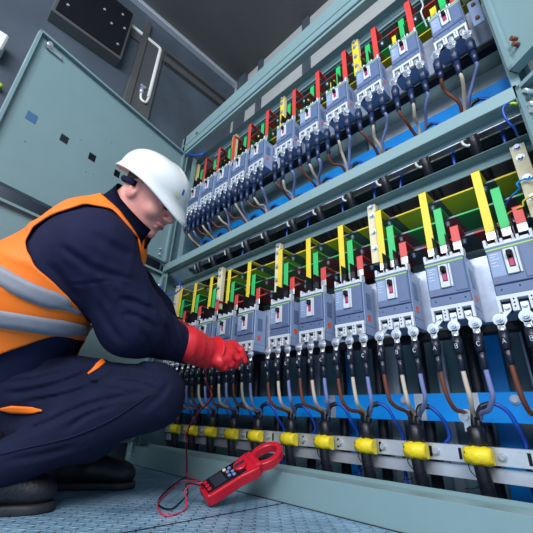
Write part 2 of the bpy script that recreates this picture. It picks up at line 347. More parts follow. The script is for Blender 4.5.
# right doors, swung wide open
angR = math.radians(-33)
dr, MR = door((0.012, 0.985), angR, 0.62, 1.200, 2.31, 'upper_right_door', inner=-1)
for z in (1.285, 1.31): link('hinge_bolt', MB().cyl(MR @ Vector((0.03, -.0, z)), MR @ Vector((0.03, .022, z)), 0.007, n=8).mesh('hinge_bolt', 'brown'), dr)
dr2, MR2 = door((0.012, 0.985), angR, 0.62, 0.105, 1.130, 'lower_right_door', inner=-1)
for z in (1.095, 1.045, 1.02): link('hinge_bolt', MB().cyl(MR2 @ Vector((0.022, -.0, z)), MR2 @ Vector((0.022, .036, z)), 0.008, 0.006, n=10).mesh('hinge_bolt', 'tin'), dr2)

# ------------------------------------------------------------------ busbars
XL = [-0.19-0.172*k if k < 6 else -1.272-0.165*(k-6) for k in range(11)]
POLE = (0.0195, 0.0585, 0.0975)
ZTOP = {0: [1.010, 0.925, 0.842], 1: [1.893, 1.967, 2.056]}
COLN = ['yellow', 'green', 'red']
BY0, BY1 = 1.172, 1.305
for row in (0, 1):
    for p in range(3):
        z = ZTOP[row][p]-0.004
        mb = MB(); cuts = sorted([XL[k]+POLE[p] for k in range(11)])
        x = -2.05
        for c in cuts:
            mb.box(x, c-0.030, BY0, BY1, z-0.006, z, mi=0)
            mb.box(c-0.030, c+0.036, BY0, BY1, z-0.006, z, mi=1)
            x = c+0.036
        mb.box(x, -0.005, BY0, BY1, z-0.006, z, mi=0)
        o = link(COLN[p]+'_busbar', mb.mesh('busbar', [COLN[p], 'bare']))
        tag(o, '%s painted horizontal busbar running behind the %s row of breakers' % (COLN[p], 'lower' if row == 0 else 'upper'), 'busbar')
# risers: bent strap from breaker to bar
def riser_mesh(h, m):
    w = 0.0125; t = 0.004
    a = MB().box(-w, w, -t/2, t/2, 0.020, h, 0.0008, mi=0).box(-w, w, -t/2, 0.085, h-t, h, 0.0008, mi=0).box(-w, w, -t/2-0.0003, t/2+.0003, -0.006, 0.020, 0.0006, mi=1)
    return a.mesh('strap', [m, 'tin'])
bolt_m = MB().cyl((0, 0, -0.028), (0, 0, 0.009), 0.0065, n=6).cyl((0, 0, -0.016), (0, 0, -0.012), 0.010, n=10).mesh('link_bolt', 'steel')
for row in (0, 1):
    zb = 0.762 + (1.058 if row else 0)
    for p in range(3):
        me = riser_mesh(ZTOP[row][p]-zb, COLN[p])
        for k in range(11):
            x = XL[k]+POLE[p]
            t = thing('busbar_link', '%s bent link on %s breaker, %s row' % (COLN[p], ORD[k], 'upper' if row else 'lower'), 'busbar link', (x, 1.095, zb), 'bent busbar links above the breakers')
            link('strap', me, t)
            link('bolt', bolt_m, t, (0, 0.095, ZTOP[row][p]-zb))
# insulating support boards
NS = ['rightmost', 'second from the right', 'third from the right', 'fourth from the right', 'leftmost']
for row in (0, 1):
    dz = 1.035 if row else 0
    for k, (x0, x1) in enumerate([(-0.068, -0.030), (-0.565, -0.530), (-1.078, -1.046), (-1.545, -1.505), (-2.02, -1.975)]):
        yy = 1.112
        t = thing('busbar_support', '%s busbar board in the %s row, %s' % ('yellow faced' if row else 'cream', 'upper' if row else 'lower', NS[k]), 'busbar support', (x0, yy, 0.80+dz), 'insulating boards holding the busbars')
        link('board', MB().box(0, x1-x0, 0, 0.022, 0, 0.255 if row == 0 else 0.262, 0.0015, mi=0).box(0, x1-x0, -0.002, 0.0005, 0, 0.255, mi=1).mesh('board', ['cream', 'yellow' if row else 'cream']), t)
        for z in (0.245, 0.205, 0.13, 0.06):
            link('bolt', MB().cyl(((x1-x0)/2, -0.012, z), ((x1-x0)/2, 0, z), 0.008, n=6).cyl(((x1-x0)/2, -0.004, z), ((x1-x0)/2, -0.001, z), 0.012).mesh('bolt', 'steel'), t)

# ------------------------------------------------------------------ circuit breakers
H = 0.222; Wd = 0.117
def build_breaker():
    parts = []
    b = MB().box(0, Wd, 0.010, 0.085, 0.030, 0.195, 0.003)
    b.box(0.0, Wd, 0.012, 0.085, 0.0, 0.032, 0.002)
    parts.append(('case', b.mesh('case', 'brk')))
    b = MB().box(0.002, Wd-0.002, 0.0, 0.012, 0.078, 0.192, 0.002)
    parts.append(('front_cover', b.mesh('front_cover', 'brkf')))
    parts.append(('lower_cover', MB().box(0.002, Wd-0.002, 0.001, 0.012, 0.046, 0.0755, 0.002).cyl((0.018, 0.001, 0.062), (0.018, -0.0005, 0.062), 0.002, n=8, mi=1).cyl((0.06, 0.001, 0.066), (0.06, -0.0005, 0.066), 0.002, n=8, mi=1).cyl((0.1, 0.001, 0.062), (0.1, -0.0005, 0.062), 0.002, n=8, mi=1).mesh('lower_cover', ['brkf', 'black'])))
    parts.append(('green_stripe', MB().box(0.002, Wd-0.002, -0.0006, 0.001, 0.1795, 0.1835).mesh('green_stripe', 'lime')))
    parts.append(('side_cover', MB().box(0.080, Wd-0.004, -0.002, 0.002, 0.084, 0.175, 0.001).mesh('side_cover', 'brkf')))
    lab = MB().box(0.006, 0.038, -0.0005, 0.001, 0.10, 0.172)
    lab.box(0.010, 0.013, -0.0015, 0.0, 0.088, 0.091, mi=1)
    for z in (0.165, 0.158, 0.150, 0.14, 0.13): lab.box(0.010, 0.030-0.004*(int(z*1000) % 3), -0.0010, 0, z, z+0.002, mi=2)
    parts.append(('rating_label', lab.mesh('rating_label', ['brk', 'orange', 'brkw'])))
    # switch bezel as frame
    z0, z1 = 0.100, 0.174; x0, x1 = 0.042, 0.076
    f = MB().box(x0, x0+0.008, -0.006, 0.002, z0, z1, 0.001).box(x1-0.012, x1-0.007, -0.006, 0.002, z0, z1, 0.001).box(x1-0.0055, x1, -0.004, 0.002, z0, z1, 0.001)
    f.box(x0, x1-0.007, -0.006, 0.002, z0, z0+0.018, 0.001).box(x0, x1-0.007, -0.006, 0.002, z1-0.008, z1, 0.001).box(x0, x1, 0, 0.002, z0, z1)
    parts.append(('switch_frame', f.mesh('switch_frame', 'brkw')))
    parts.append(('toggle', MB().box(x0+0.0085, x1-0.0125, -0.020, 0.0, 0.146, 0.165, 0.003).box(x0+0.010, x1-0.014, -0.004, 0, 0.118, 0.147).mesh('toggle', 'black')))
    parts.append(('toggle_window', MB().box(x0+0.0095, x1-0.0135, -0.007, 0, 0.120, 0.144, 0.001).mesh('toggle_window', 'magenta')))
    # top collar with prongs
    tcol = MB().box(0.0, Wd, 0.006, 0.030, 0.190, 0.200, 0.001)
    for cx in (0.003, 0.039, 0.078, 0.114):
        for s in ((-1, 1) if 0.01 < cx < 0.11 else (0,)):
            tcol.box(cx-0.004+s*0.0045, cx+0.004+s*0.0045, 0.006, 0.030, 0.198, 0.220 if s <= 0 else 0.214, 0.0012)
    for cx in POLE: tcol.box(cx-0.010, cx+0.010, 0.008, 0.026, 0.196, 0.206, 0.001)
    parts.append(('upper_terminal_cover', tcol.mesh('upper_terminal_cover', 'brkw')))
    # bottom collar: frame with three recesses
    c = MB().box(-0.001, Wd+0.001, -0.002, 0.012, 0.034, 0.046, 0.001)
    for a, e in ((0.0, 0.0075), (0.0315, 0.0465), (0.0705, 0.0855), (0.1095, Wd)):
        c.box(a, e, -0.002, 0.012, 0.0, 0.036, 0.001)
    for cx in (0.039, 0.078):
        for z in (0.012, 0.022, 0.032): c.cyl((cx, -0.0015, z), (cx, -0.003, z), 0.0022, n=8, mi=1)
    c.box(0, Wd, 0.0115, 0.014, 0.0, 0.036, mi=1)
    parts.append(('lower_terminal_cover', c.mesh('lower_terminal_cover', ['brkw', 'black'])))
    # spreader terminals from each recess down to lugs
    for p, dx in enumerate((-0.0225, -0.0035, 0.0125)):
        cx = POLE[p]; 
        q = MB().prism([(cx-0.009, 0.022), (cx+0.009, 0.022), (cx+0.009, 0.004), (cx+dx+0.009, -0.018), (cx+dx-0.009, -0.018), (cx-0.009, 0.004)], 0.002, 0.006, bev=0.0006)
        q.cyl((cx, 0.002, 0.013), (cx, -0.005, 0.013), 0.0065, n=6)
        parts.append(('terminal', q.mesh('terminal', 'tin')))
    for cx in (0.039, 0.078):
        parts.append(('phase_barrier', MB().box(cx-0.001, cx+0.001, -0.002, 0.052, 0.205, 0.275).mesh('phase_barrier', 'black')))
    parts.append(('side_mark', MB().box(Wd, Wd+0.0008, 0.030, 0.050, 0.052, 0.072, mi=0).mesh('side_mark', 'orange')))
    parts.append(('side_plate', MB().box(Wd-0.0005, Wd+0.0012, 0.028, 0.060, 0.095, 0.155, 0.0005).mesh('side_plate', 'brkf')))
    return parts
BP = build_breaker()
for row in (0, 1):
    for k in range(11):
        extra = {0: 'beside the right post', 5: 'next to the wider gap', 6: 'left of the wider gap', 10: 'against the left post'}.get(k, 'with switch facing out')
        t = thing('circuit_breaker', 'grey circuit breaker, %s in the %s row' % (ORD[k], 'upper' if row else 'lower'), 'circuit breaker', (XL[k], 1.055, 0.526+1.058*row), 'circuit breakers in two rows')
        for n, me in BP: link(n, me, t)

# ------------------------------------------------------------------ power cables
def lug_mesh():
    b = MB().cyl((0, 0.004, 0), (0, 0.0, 0), 0.0165, n=20).cyl((0, 0.0, 0), (0, -0.0025, 0), 0.0125, n=18)
    b.box(-0.009, 0.009, 0.0, 0.004, -0.026, 0.0, 0.001)
    b.cyl((0, 0.003, -0.018), (0, 0.003, -0.038), 0.0075, 0.0085, n=12)
    return b.mesh('lug', 'tin')
LUG = lug_mesh()
BOLT = MB().cyl((0, -0.002, 0), (0, -0.010, 0), 0.0085, n=6).cyl((0, -0.010, 0), (0, -0.014, 0), 0.0045, n=8).mesh('bolt', 'steel')
def letter_mesh(ch):
    b = MB(); r = 0.0009
    S_ = {'A': [[(-4, -6), (0, 6), (4, -6)], [(-2.6, -1.5), (2.6, -1.5)]],
          'B': [[(-3, -6), (-3, 6), (1, 6), (3, 4), (3, 2), (1, 0.3), (-3, 0.3)], [(1, 0.3), (3.4, -1.5), (3.4, -4), (1, -6), (-3, -6)]],
          'C': [[(3.5, 3.5), (2, 5.6), (-0.5, 6), (-3, 4), (-3.8, 0), (-3, -4), (-0.5, -6), (2, -5.6), (3.5, -3.5)]]}[ch]
    for st in S_: b.tube([(x/1000, 0, z/1000) for x, z in st], r, 5)
    return b.mesh('phase_letter', 'letter')
LET = {c: letter_mesh(c) for c in 'ABC'}
CC = [('brown', 'brown'), ('beige', 'beige'), ('lav', 'blue-grey')]
rng = random.Random(3)
for row in (0, 1):
    dz = 1.058*row
    for k in range(11):
        xb = XL[k]+(0.055-0.030 if k < 6 else 0.05)
        for p in range(3):
            c = 'ABC'[p]; x = XL[k]+POLE[p]+(-0.0225, -0.0035, 0.0125)[p]; z0 = 0.497+dz+0.012
            t = thing('power_cable', '%s cable lettered %s, %s breaker, %s row' % (CC[p][1], c, ORD[k], 'upper' if row else 'lower'), 'power cable', (x, 1.055, z0), 'lettered power cables under the breakers')
            link('lug', LUG, t); link('bolt', BOLT, t)
            j = lambda a: rng.uniform(-a, a)
            L1 = 0.078; L2 = 0.118+j(0.006)
            if row: L1 = 0.095; L2 = 0.155+j(0.03)
            sl = MB().tube([(0, 0.003, -0.030), (j(.001), 0.003, -0.05), (j(.002), 0.004, -L1)], [0.0115, 0.013+0.0035*row, 0.0115+0.003*row], 12)
            sl.tube([(0, 0.004, -L1+0.006), (j(.002), 0.008, -L2)], [0.0088+0.0025*row, 0.0082+0.001*row], 10)
            link('sleeve', sl.mesh('sleeve', 'shrink2' if row else 'shrink'), t)
            link('phase_letter', LET[c], t, (0, -0.0105, -0.058))
            # conductor bends in towards the bundle
            tx = xb-x + (-0.012, 0.0, 0.012)[p]; ty = 0.132+(0, -0.008, 0.0)[p]
            zend = -0.245 if row == 0 else -0.205
            if row == 0:
                w = (0.0, 0.0, 0.0)
                pts = [(0, 0.008, -L2+0.004), (0.001, 0.012, -0.155), (0.002+tx*0.05, 0.025, -0.195+j(.006)), (tx*0.35, 0.06, -0.218+j(.006)), (tx*0.8, 0.115, -0.226+j(.004)), (tx, ty, -0.25)]
            else:
                s = j(0.012)
                pts = [(0, 0.008, -L2+0.004), (s*0.5, 0.02, -L2-0.012), (s+tx*.3, 0.05, -L2-0.03), (tx*0.7+j(.01), 0.09, -0.205+j(.01)), (tx, ty, -0.23)]
            link('conductor', MB().tube(spline(pts, 6), 0.0065, 8).mesh('conductor', CC[p][0]), t)
        # breakout boot and trunk of the cable
        t = thing('sheathed_cable', 'black branching cable below %s breaker, %s row' % (ORD[k], 'upper' if row else 'lower'), 'cable', (xb, 1.180, 0.27+dz), 'black cable trunks on the clamping rails')
        bt = MB()
        for q in (-1, 0, 1): bt.tube([(q*0.012, 0.006-0.008*(q == 0), 0.018), (q*0.011, 0.004-.006*(q == 0), -0.012), (q*0.006, 0, -0.045)], [0.0085, 0.010, 0.012], 10)
        bt.tube([(0, 0, -0.018), (0, 0, -0.026), (0.001, 0, -0.060), (0, -0.002, -0.075)], [0.013, 0.0225, 0.0235, 0.019], 14)
        link('breakout_boot', bt.mesh('breakout_boot', 'blackr'), t)
        if row == 0:
            tp = [(0, -0.002, -0.07), (0, -0.012, -0.10), (0.003, -0.006, -0.16), (0.006, 0.01, -0.23), (0.006, 0.01, -0.269)]
        else:
            tp = [(0, -0.002, -0.07), (0, -0.012, -0.10), (0.002, 0.004, -0.16), (0.004, 0.07, -0.24), (0.004, 0.135, -0.31), (-0.01, 0.145, -0.42), (-0.01, 0.145, -0.9), (-0.01, 0.145, -1.326)]
        link('sheath', MB().tube(spline(tp, 5), 0.019, 12).mesh('sheath', 'blackr'), t)
        # neutral loop
        lc = 'bluew'
        sx = 1
        lp = [(0.012, 0.0, 0.0), (0.028, -0.004, 0.030), (0.055, 0.0, 0.040), (0.085, 0.008, 0.022), (0.100, 0.022, -0.02), (0.100, 0.064, -0.06), (0.092, 0.070, -0.12), (0.09, 0.075, -0.2)]
        if k % 3 == 2: lp = [(0.012, 0.0, 0.0), (0.02, 0.01, 0.030), (0.045, 0.02, 0.032), (0.075, 0.03, 0.0), (0.078, 0.062, -0.05), (0.05, 0.070, -0.085), (0.03, 0.075, -0.16)]
        if row: lp = [(p_[0]*0.9, p_[1]+0.01, p_[2]+0.01) for p_ in lp]
        link('neutral_core', MB().tube(spline(lp, 6), 0.006, 8).mesh('neutral_core', lc), t)
        link('neutral_sleeve', MB().tube(spline(lp[:3], 6), 0.0085, 8).mesh('neutral_sleeve', 'shrink'), t)
        # yellow clamp
        ct = thing('cable_clamp', 'yellow cable clamp below %s breaker, %s row' % (ORD[k], 'upper' if row else 'lower'), 'cable clamp', (xb, 1.168, 0.176+dz), 'yellow clamps along the cable rail') if row == 0 else None
        if ct:
            w = 0.036+rng.uniform(-.003, .003); cb = bmesh.new(); nx, na = 8, 10
            vv = []
            for i in range(nx+1):
                u = -1+2*i/nx
                r = 0.0215+0.004*math.cos(u*pi/2)+0.0015*math.sin(i*2.1+k)
                vv.append([cb.verts.new((u*w, -0.046*math.sin(pi*a/na)**0.6*(0.62+0.38*math.cos(u*1.3))+0.014, -r*math.cos(pi*a/na))) for a in range(na+1)])
            for i in range(nx):
                for a in range(na): cb.faces.new((vv[i][a], vv[i+1][a], vv[i+1][a+1], vv[i][a+1])).smooth = True
            for e in (0, nx): cb.faces.new(vv[e])
            cb.faces.new([r_[0] for r_ in vv]+[r_[na] for r_ in reversed(vv)])
            bmesh.ops.recalc_face_normals(cb, faces=cb.faces[:])
            link('wrap', MB().merge(cb).mesh('wrap', 'tag'), ct)
            link('rivet', MB().cyl((-w*0.8, -0.006, 0.008), (-w*0.8, -0.026, 0.008), 0.0016, n=6).mesh('rivet', 'black'), ct)
            link('clamp_screw', MB().cyl((w+0.014, 0.032, 0.0), (w+0.014, 0.022, 0.0), 0.0075, n=6).cyl((w+0.014, 0.032, 0), (w+0.014, 0.028, 0), 0.011, n=12).mesh('clamp_screw', 'steel'), ct)
            if k < 7:
                tt = link('cable_tie', MB().tube(spline([(xb-0.03, 1.175, 0.165), (xb-0.028, 1.165, 0.14), (xb-0.005, 1.160, 0.115), (xb-0.02, 1.158, 0.10), (xb-0.045, 1.155, 0.095)], 5), 0.0014, 6).mesh('cable_tie', 'black'))
                tag(tt, 'thin black cable tie tail hanging at the %s yellow clamp' % ORD[k], 'cable tie', 'cable tie tails below the yellow clamps')
        else:
            st = link('ground_strap', MB().tube(spline([(xb-0.03, 1.185, 1.26), (xb-0.034, 1.175, 1.22), (xb-0.028, 1.170, 1.19), (xb-0.012, 1.168, 1.175), (xb-0.004, 1.172, 1.20)], 5), 0.0055, 8).mesh('ground_strap', 'braid'))
            tag(st, 'short pale braided strap hanging beside the %s cable above the middle rail' % ORD[k], 'ground strap', 'braided straps between the rails')
    
# black feed cables behind the lower row
for k in range(0):
    xx = XL[k]-0.03+0.004*(k % 3)
    o = link('feed_cable', MB().tube(spline([(xx, 1.32, 0.52), (xx+0.012, 1.31, 0.40), (xx+0.012, 1.315, 0.2), (xx, 1.32, 0.0)], 6), 0.020 if k else 0.024, 10).mesh('feed_cable', 'blackr'))
    tag(o, 'thick black feed cable dropping behind the lower row, %s' % ORD[k], 'cable', 'thick black feed cables behind the blue bar')
o = link('lug_plate', MB().cyl((-0.352, 1.175, 0.275), (-0.352, 1.170, 0.275), 0.020, n=20).cyl((-0.352, 1.17, 0.275), (-0.352, 1.160, 0.275), 0.010, n=6).box(-0.362, -0.342, 1.171, 1.175, 0.235, 0.27, 0.001).cyl((-0.348, 1.178, 0.245), (-0.343, 1.178, 0.20), 0.012, mi=1).mesh('lug_plate', ['tin', 'blackr']))
tag(o, 'loose bolted cable lug left of the trunk below the second breaker', 'cable lug')

# small wires
def wire(name, pts, r, m, label, n=6):
    o = link(name, MB().tube(spline(pts, n), r, 8).mesh(name, m)); return tag(o, label, 'wire')
A_ = lambda x, y, Y: tuple(onY(x, y, Y))
wire('bonding_wire', [A_(512, 103.5, .975), A_(505, 105, .95), A_(503, 112, .95), (A_(508, 122, .96)), A_(514, 128, .98), A_(518, 136, 1.03)], 0.0030, 'bluew', 'thin blue bonding wire looping at the right post under the middle rail')
o = link('wire_sleeve', MB().tube([A_(509, 104.6, .965), A_(513, 103.3, .972), A_(518, 104, .972)], 0.0042, 8).mesh('wire_sleeve', 'yg')); tag(o, 'yellow-green sleeve end of the blue bonding wire at the right post', 'wire sleeve')
wire('sensing_wire', [A_(533, 178, 1.09), A_(522, 180, 1.10), A_(517, 184, 1.09), A_(519, 189, 1.1), A_(512, 196, 1.12), A_(505, 205, 1.16)], 0.0028, 'blue', 'thin blue sensing wire crossing the rightmost cream support board')
wire('sensing_wire', [A_(533, 196, 1.09), A_(526, 199, 1.085), A_(523, 202, 1.085), A_(523, 206, 1.09), A_(518, 208, 1.09), A_(509, 213, 1.11), A_(500, 222, 1.12), A_(494, 226, 1.12)], 0.0026, 'yellow', 'thin yellow sensing wire crossing behind the rightmost red link')
wire('bonding_wire', [A_(160, 282, .985), A_(163, 292, .96), A_(170, 295, .96), A_(180, 290, .97), A_(179, 282, .98), A_(176, 280, 1.0)], 0.004, 'bluew', 'thick blue bonding wire looped at the left post below the middle rail')
wire('bonding_wire', [A_(187, 152, 1.0), A_(192, 155, 1.01), A_(200, 155, 1.02), A_(206, 152, 1.05)], 0.008, 'bluew', 'short blue bonding wire at the top beam corner by the left post')
wire('earth_wire', [A_(203, 246, 1.3), A_(205, 240, 1.28), A_(208, 235, 1.28), A_(212, 230, 1.3)], 0.012, 'yg', 'yellow-green earth wire low in the left end of the upper row')
o = link('lead_seal_wire', MB().tube(spline([A_(421, 0, 1.03), A_(423, 6, 1.03), A_(421, 12, 1.03), A_(424, 20, 1.05), A_(427, 27, 1.07)], 5), 0.0035, 8).mesh('lead_seal_wire', 'braid')); tag(o, 'white and yellow loose lead above the gap left of the rightmost upper breaker', 'wire')
t = thing('terminal_bracket', 'blue-grey bracket with two screws between the rightmost upper breaker and post', 'bracket', (-0.055, 1.07, 1.60))
link('bracket_plate', MB().box(0, 0.038, 0, 0.006, 0, 0.14, 0.002).mesh('bracket_plate', 'brk'), t)
for z in (0.03, 0.11): link('bracket_screw', MB().cyl((0.018, 0, z), (0.018, -0.007, z), 0.008, n=6).mesh('bracket_screw', 'brown'), t)

# ------------------------------------------------------------------ signed distance modelling for the worker
def V3(p): return np.array(p, float)
def creases(lines, dmax):
    # drag folds in cloth: (points, half width in px, depth in m); each is a groove with a raised lip, cut into the near side
    def fn(P):
        q = (P-CAM)@RC.T; u = q[:, 0]/q[:, 2]*FPX+266.5; v_ = q[:, 1]/q[:, 2]*FPX+266.5; near = np.clip((dmax-q[:, 2])/0.05, 0, 1); o = np.zeros(len(P))
        for pts, w, dp in lines:
            pp = spline([(x, y, 0) for x, y in pts], 5); best = np.full(len(P), 1e9); side = np.zeros(len(P)); tp = np.zeros(len(P)); n = len(pp)-1
            for i in range(n):
                a = pp[i][:2]; b = pp[i+1][:2]; d = b-a; L2 = d@d
                t = np.clip(((u-a[0])*d[0]+(v_-a[1])*d[1])/L2, 0, 1); dx = u-a[0]-t*d[0]; dy = v_-a[1]-t*d[1]; r = np.hypot(dx, dy); m = r < best
                best = np.where(m, r, best); side = np.where(m, (d[0]*dy-d[1]*dx)/math.sqrt(L2), side); tp = np.where(m, (i+t)/n, tp)
            env = np.clip(np.minimum(tp, 1-tp)*5, 0, 1)*np.clip(1-best/(w*4), 0, 1)
            o += dp*env*(np.exp(-(side/w)**2)-0.75*np.exp(-((side+w*1.8)/w)**2)-0.45*np.exp(-((side-w*2.0)/w)**2))
        return o*near
    return fn
class SDF:
    def __init__(s, h): s.h = h; s.pr = []
    def cone(s, a, b, r0, r1, k=0.02): s.pr.append(('c', V3(a), V3(b), r0, r1, k)); return s
    def ell(s, c, rad, axes=None, k=0.02, sub=False): s.pr.append(('e', V3(c), V3(rad), np.eye(3) if axes is None else np.array(axes), sub, k)); return s
    def plane(s, c, n): s.pr.append(('p', V3(c), V3(n)/np.linalg.norm(n))); return s
    def fold(s, fn): s.pr.append(('f', fn)); return s
    def build(s, name):
        lo = np.array([1e9]*3); hi = -lo
        for q in s.pr:
            if q[0] == 'c':
                for c, r in ((q[1], q[3]), (q[2], q[4])): lo = np.minimum(lo, c-r); hi = np.maximum(hi, c+r)
            elif q[0] == 'e' and not q[4]: r = max(q[2]); lo = np.minimum(lo, q[1]-r); hi = np.maximum(hi, q[1]+r)
        lo -= 4*s.h+0.01; hi += 4*s.h+0.01
        n = np.ceil((hi-lo)/s.h).astype(int)+1
        ax = [lo[i]+np.arange(n[i])*s.h for i in range(3)]
        D = np.full(n, 0.3, np.float32)
        for q in s.pr:
            if q[0] in 'ce':
                if q[0] == 'c':
                    l2 = np.minimum(q[1]-q[3], q[2]-q[4]); h2 = np.maximum(q[1]+q[3], q[2]+q[4]); k = q[5]
                else: l2 = q[1]-max(q[2]); h2 = q[1]+max(q[2]); k = q[5]
                mg = 0.03+2*k
                i0 = np.clip(((l2-mg-lo)/s.h).astype(int), 0, n-1); i1 = np.clip(((h2+mg-lo)/s.h).astype(int)+1, 1, n)
                sl = tuple(slice(i0[i], i1[i]) for i in range(3))
                X, Y, Z = np.meshgrid(*[ax[i][sl[i]] for i in range(3)], indexing='ij')
                Pt = np.stack([X, Y, Z], -1)
                if q[0] == 'c':
                    a, b, r0, r1 = q[1:5]; ba = b-a; L2 = ba@ba
                    tt = np.clip(((Pt-a)@ba)/max(L2, 1e-12), 0, 1)
                    d = np.linalg.norm(Pt-a-tt[..., None]*ba, axis=-1)-(r0+(r1-r0)*tt)
                else:
                    v = (Pt-q[1])@q[3].T; rr = q[2]; k0 = np.linalg.norm(v/rr, axis=-1); k1 = np.linalg.norm(v/(rr*rr), axis=-1)
                    d = k0*(k0-1)/np.maximum(k1, 1e-6)
                cur = D[sl]
                if q[0] == 'e' and q[4]:
                    hh = np.clip(0.5-0.5*(cur+d)/k, 0, 1); D[sl] = cur*(1-hh)+(-d)*hh+k*hh*(1-hh)
                else:
                    hh = np.clip(0.5+0.5*(cur-d)/k, 0, 1); D[sl] = cur*(1-hh)+d*hh-k*hh*(1-hh)
            elif q[0] == 'p':
                X, Y, Z = np.meshgrid(*ax, indexing='ij')
                d = (X-q[1][0])*q[2][0]+(Y-q[1][1])*q[2][1]+(Z-q[1][2])*q[2][2]; D = np.maximum(D, d)
            else:
                m = np.abs(D) < 0.06
                idx = np.nonzero(m); Pt = np.stack([ax[i][idx[i]] for i in range(3)], -1)
                D[idx] += q[1](Pt)
        return nets(D, lo, s.h, name)
def nets(D, lo, h, name):
    s = D < 0; n = np.array(D.shape)
    c = tuple(n-1); acc = np.zeros(c+(3,)); cnt = np.zeros(c)
    I = np.stack(np.meshgrid(*[np.arange(c[i]) for i in range(3)], indexing='ij'), -1).astype(float)
    off = lambda a, o: a[o[0]:o[0]+c[0], o[1]:o[1]+c[1], o[2]:o[2]+c[2]]
    for axis in range(3):
        for u in (0, 1):
            for v in (0, 1):
                o0 = [0, 0, 0]; o0[(axis+1) % 3] = u; o0[(axis+2) % 3] = v; o1 = list(o0); o1[axis] = 1
                a = off(D, o0); b = off(D, o1); cr = (a < 0) != (b < 0)
                t = np.where(cr, a/np.where(cr, a-b, 1), 0)
                for q in range(3): acc[..., q] += cr*((t if q == axis else o0[q]))
                cnt += cr
    act = cnt > 0; idx = -np.ones(c, int); idx[act] = np.arange(act.sum())
    Vv = (I[act]+acc[act]/cnt[act][:, None])*h+lo
    F = []
    for axis in range(3):
        a1, a2 = (axis+1) % 3, (axis+2) % 3
        sl0 = [slice(None)]*3; sl1 = [slice(None)]*3
        sl0[axis] = slice(0, n[axis]-1); sl1[axis] = slice(1, n[axis])
        for sl in (sl0, sl1): sl[a1] = slice(1, n[a1]-1); sl[a2] = slice(1, n[a2]-1)
        A = s[tuple(sl0)]; B = s[tuple(sl1)]
        for cond, flip in ((A & ~B, False), (~A & B, True)):
            q = np.stack(np.nonzero(cond), -1)
            if not len(q): continue
            base = q.copy(); base[:, a1] += 1; base[:, a2] += 1
            def g(d1, d2):
                z = base.copy(); z[:, a1] -= d1; z[:, a2] -= d2; return idx[z[:, 0], z[:, 1], z[:, 2]]
            f = np.stack([g(1, 1), g(0, 1), g(0, 0), g(1, 0)], -1)
            F.append(f[:, ::-1] if flip else f)
    F = np.concatenate(F)
    me = bpy.data.meshes.new(name); me.vertices.add(len(Vv)); me.vertices.foreach_set('co', Vv.ravel())
    me.loops.add(F.size); me.loops.foreach_set('vertex_index', F.ravel()); me.polygons.add(len(F))
    me.polygons.foreach_set('loop_start', np.arange(len(F))*4); me.polygons.foreach_set('loop_total', np.full(len(F), 4))
    me.update(); me.validate(); me.polygons.foreach_set('use_smooth', np.ones(len(F), bool)); return me
def cull(me, keep):   # drop faces whose centre fails keep(P)
    P = np.array([p.center[:] for p in me.polygons]); k = keep(P)
    bm = bmesh.new(); bm.from_mesh(me); bm.faces.ensure_lookup_table()
    bmesh.ops.delete(bm, geom=[bm.faces[i] for i in np.nonzero(~k)[0]], context='FACES'); bm.to_mesh(me); bm.free(); return me
def ripple(dirs, amp, warp=9):
    def fn(P):
        o = 0
        for d, f, ph in dirs:
            d = V3(d)/np.linalg.norm(d)
            w = P@d*f+1.7*np.sin(P[:, 0]*warp+ph)+1.3*np.sin(P[:, 1]*warp*1.3+ph*2)+1.5*np.sin(P[:, 2]*warp*1.1+ph*3)
            env = 0.5+0.5*np.sin(P[:, 0]*6+P[:, 2]*7+P[:, 1]*5+ph*4)
            o = o+(1-np.abs(np.sin(w)))**1.6*env
        return -amp*o+amp*0.5
    return fn

man = thing('person', 'person crouching in white helmet, orange vest, navy workwear and red gloves, reaching to the breakers', 'person', (-1.40, 0.35, 0.0))
OFF = Vector(man.location)
def mp(name, me, m, parent=man):
    for q in (m if isinstance(m, (list, tuple)) else [m]): me.materials.append(P_[q])
    o = bpy.data.objects.new(name, me); COL.objects.link(o); o.parent = parent
    if parent is man: o.location = -OFF
    return o
LAT = V3((-0.70, 0.70, 0.0))      # towards his left, away from the camera
RS, RE, RW = W(93, 247, 1.05), W(133, 323, 1.10), W(186, 347, 1.26)
LS, LE, LW = W(104, 250, 1.38), W(150, 312, 1.40), W(172, 333, 1.47)
RH, RK, RA = W(25, 388, 1.08), W(152, 396, 1.06), V3((-1.225, 0.205, 0.085))
LH, LK, LA = W(25, 380, 1.32), W(155, 392, 1.38), W(72, 455, 1.22)
NK = W(118, 222, 1.20); HD = W(150.5, 198, 1.20)
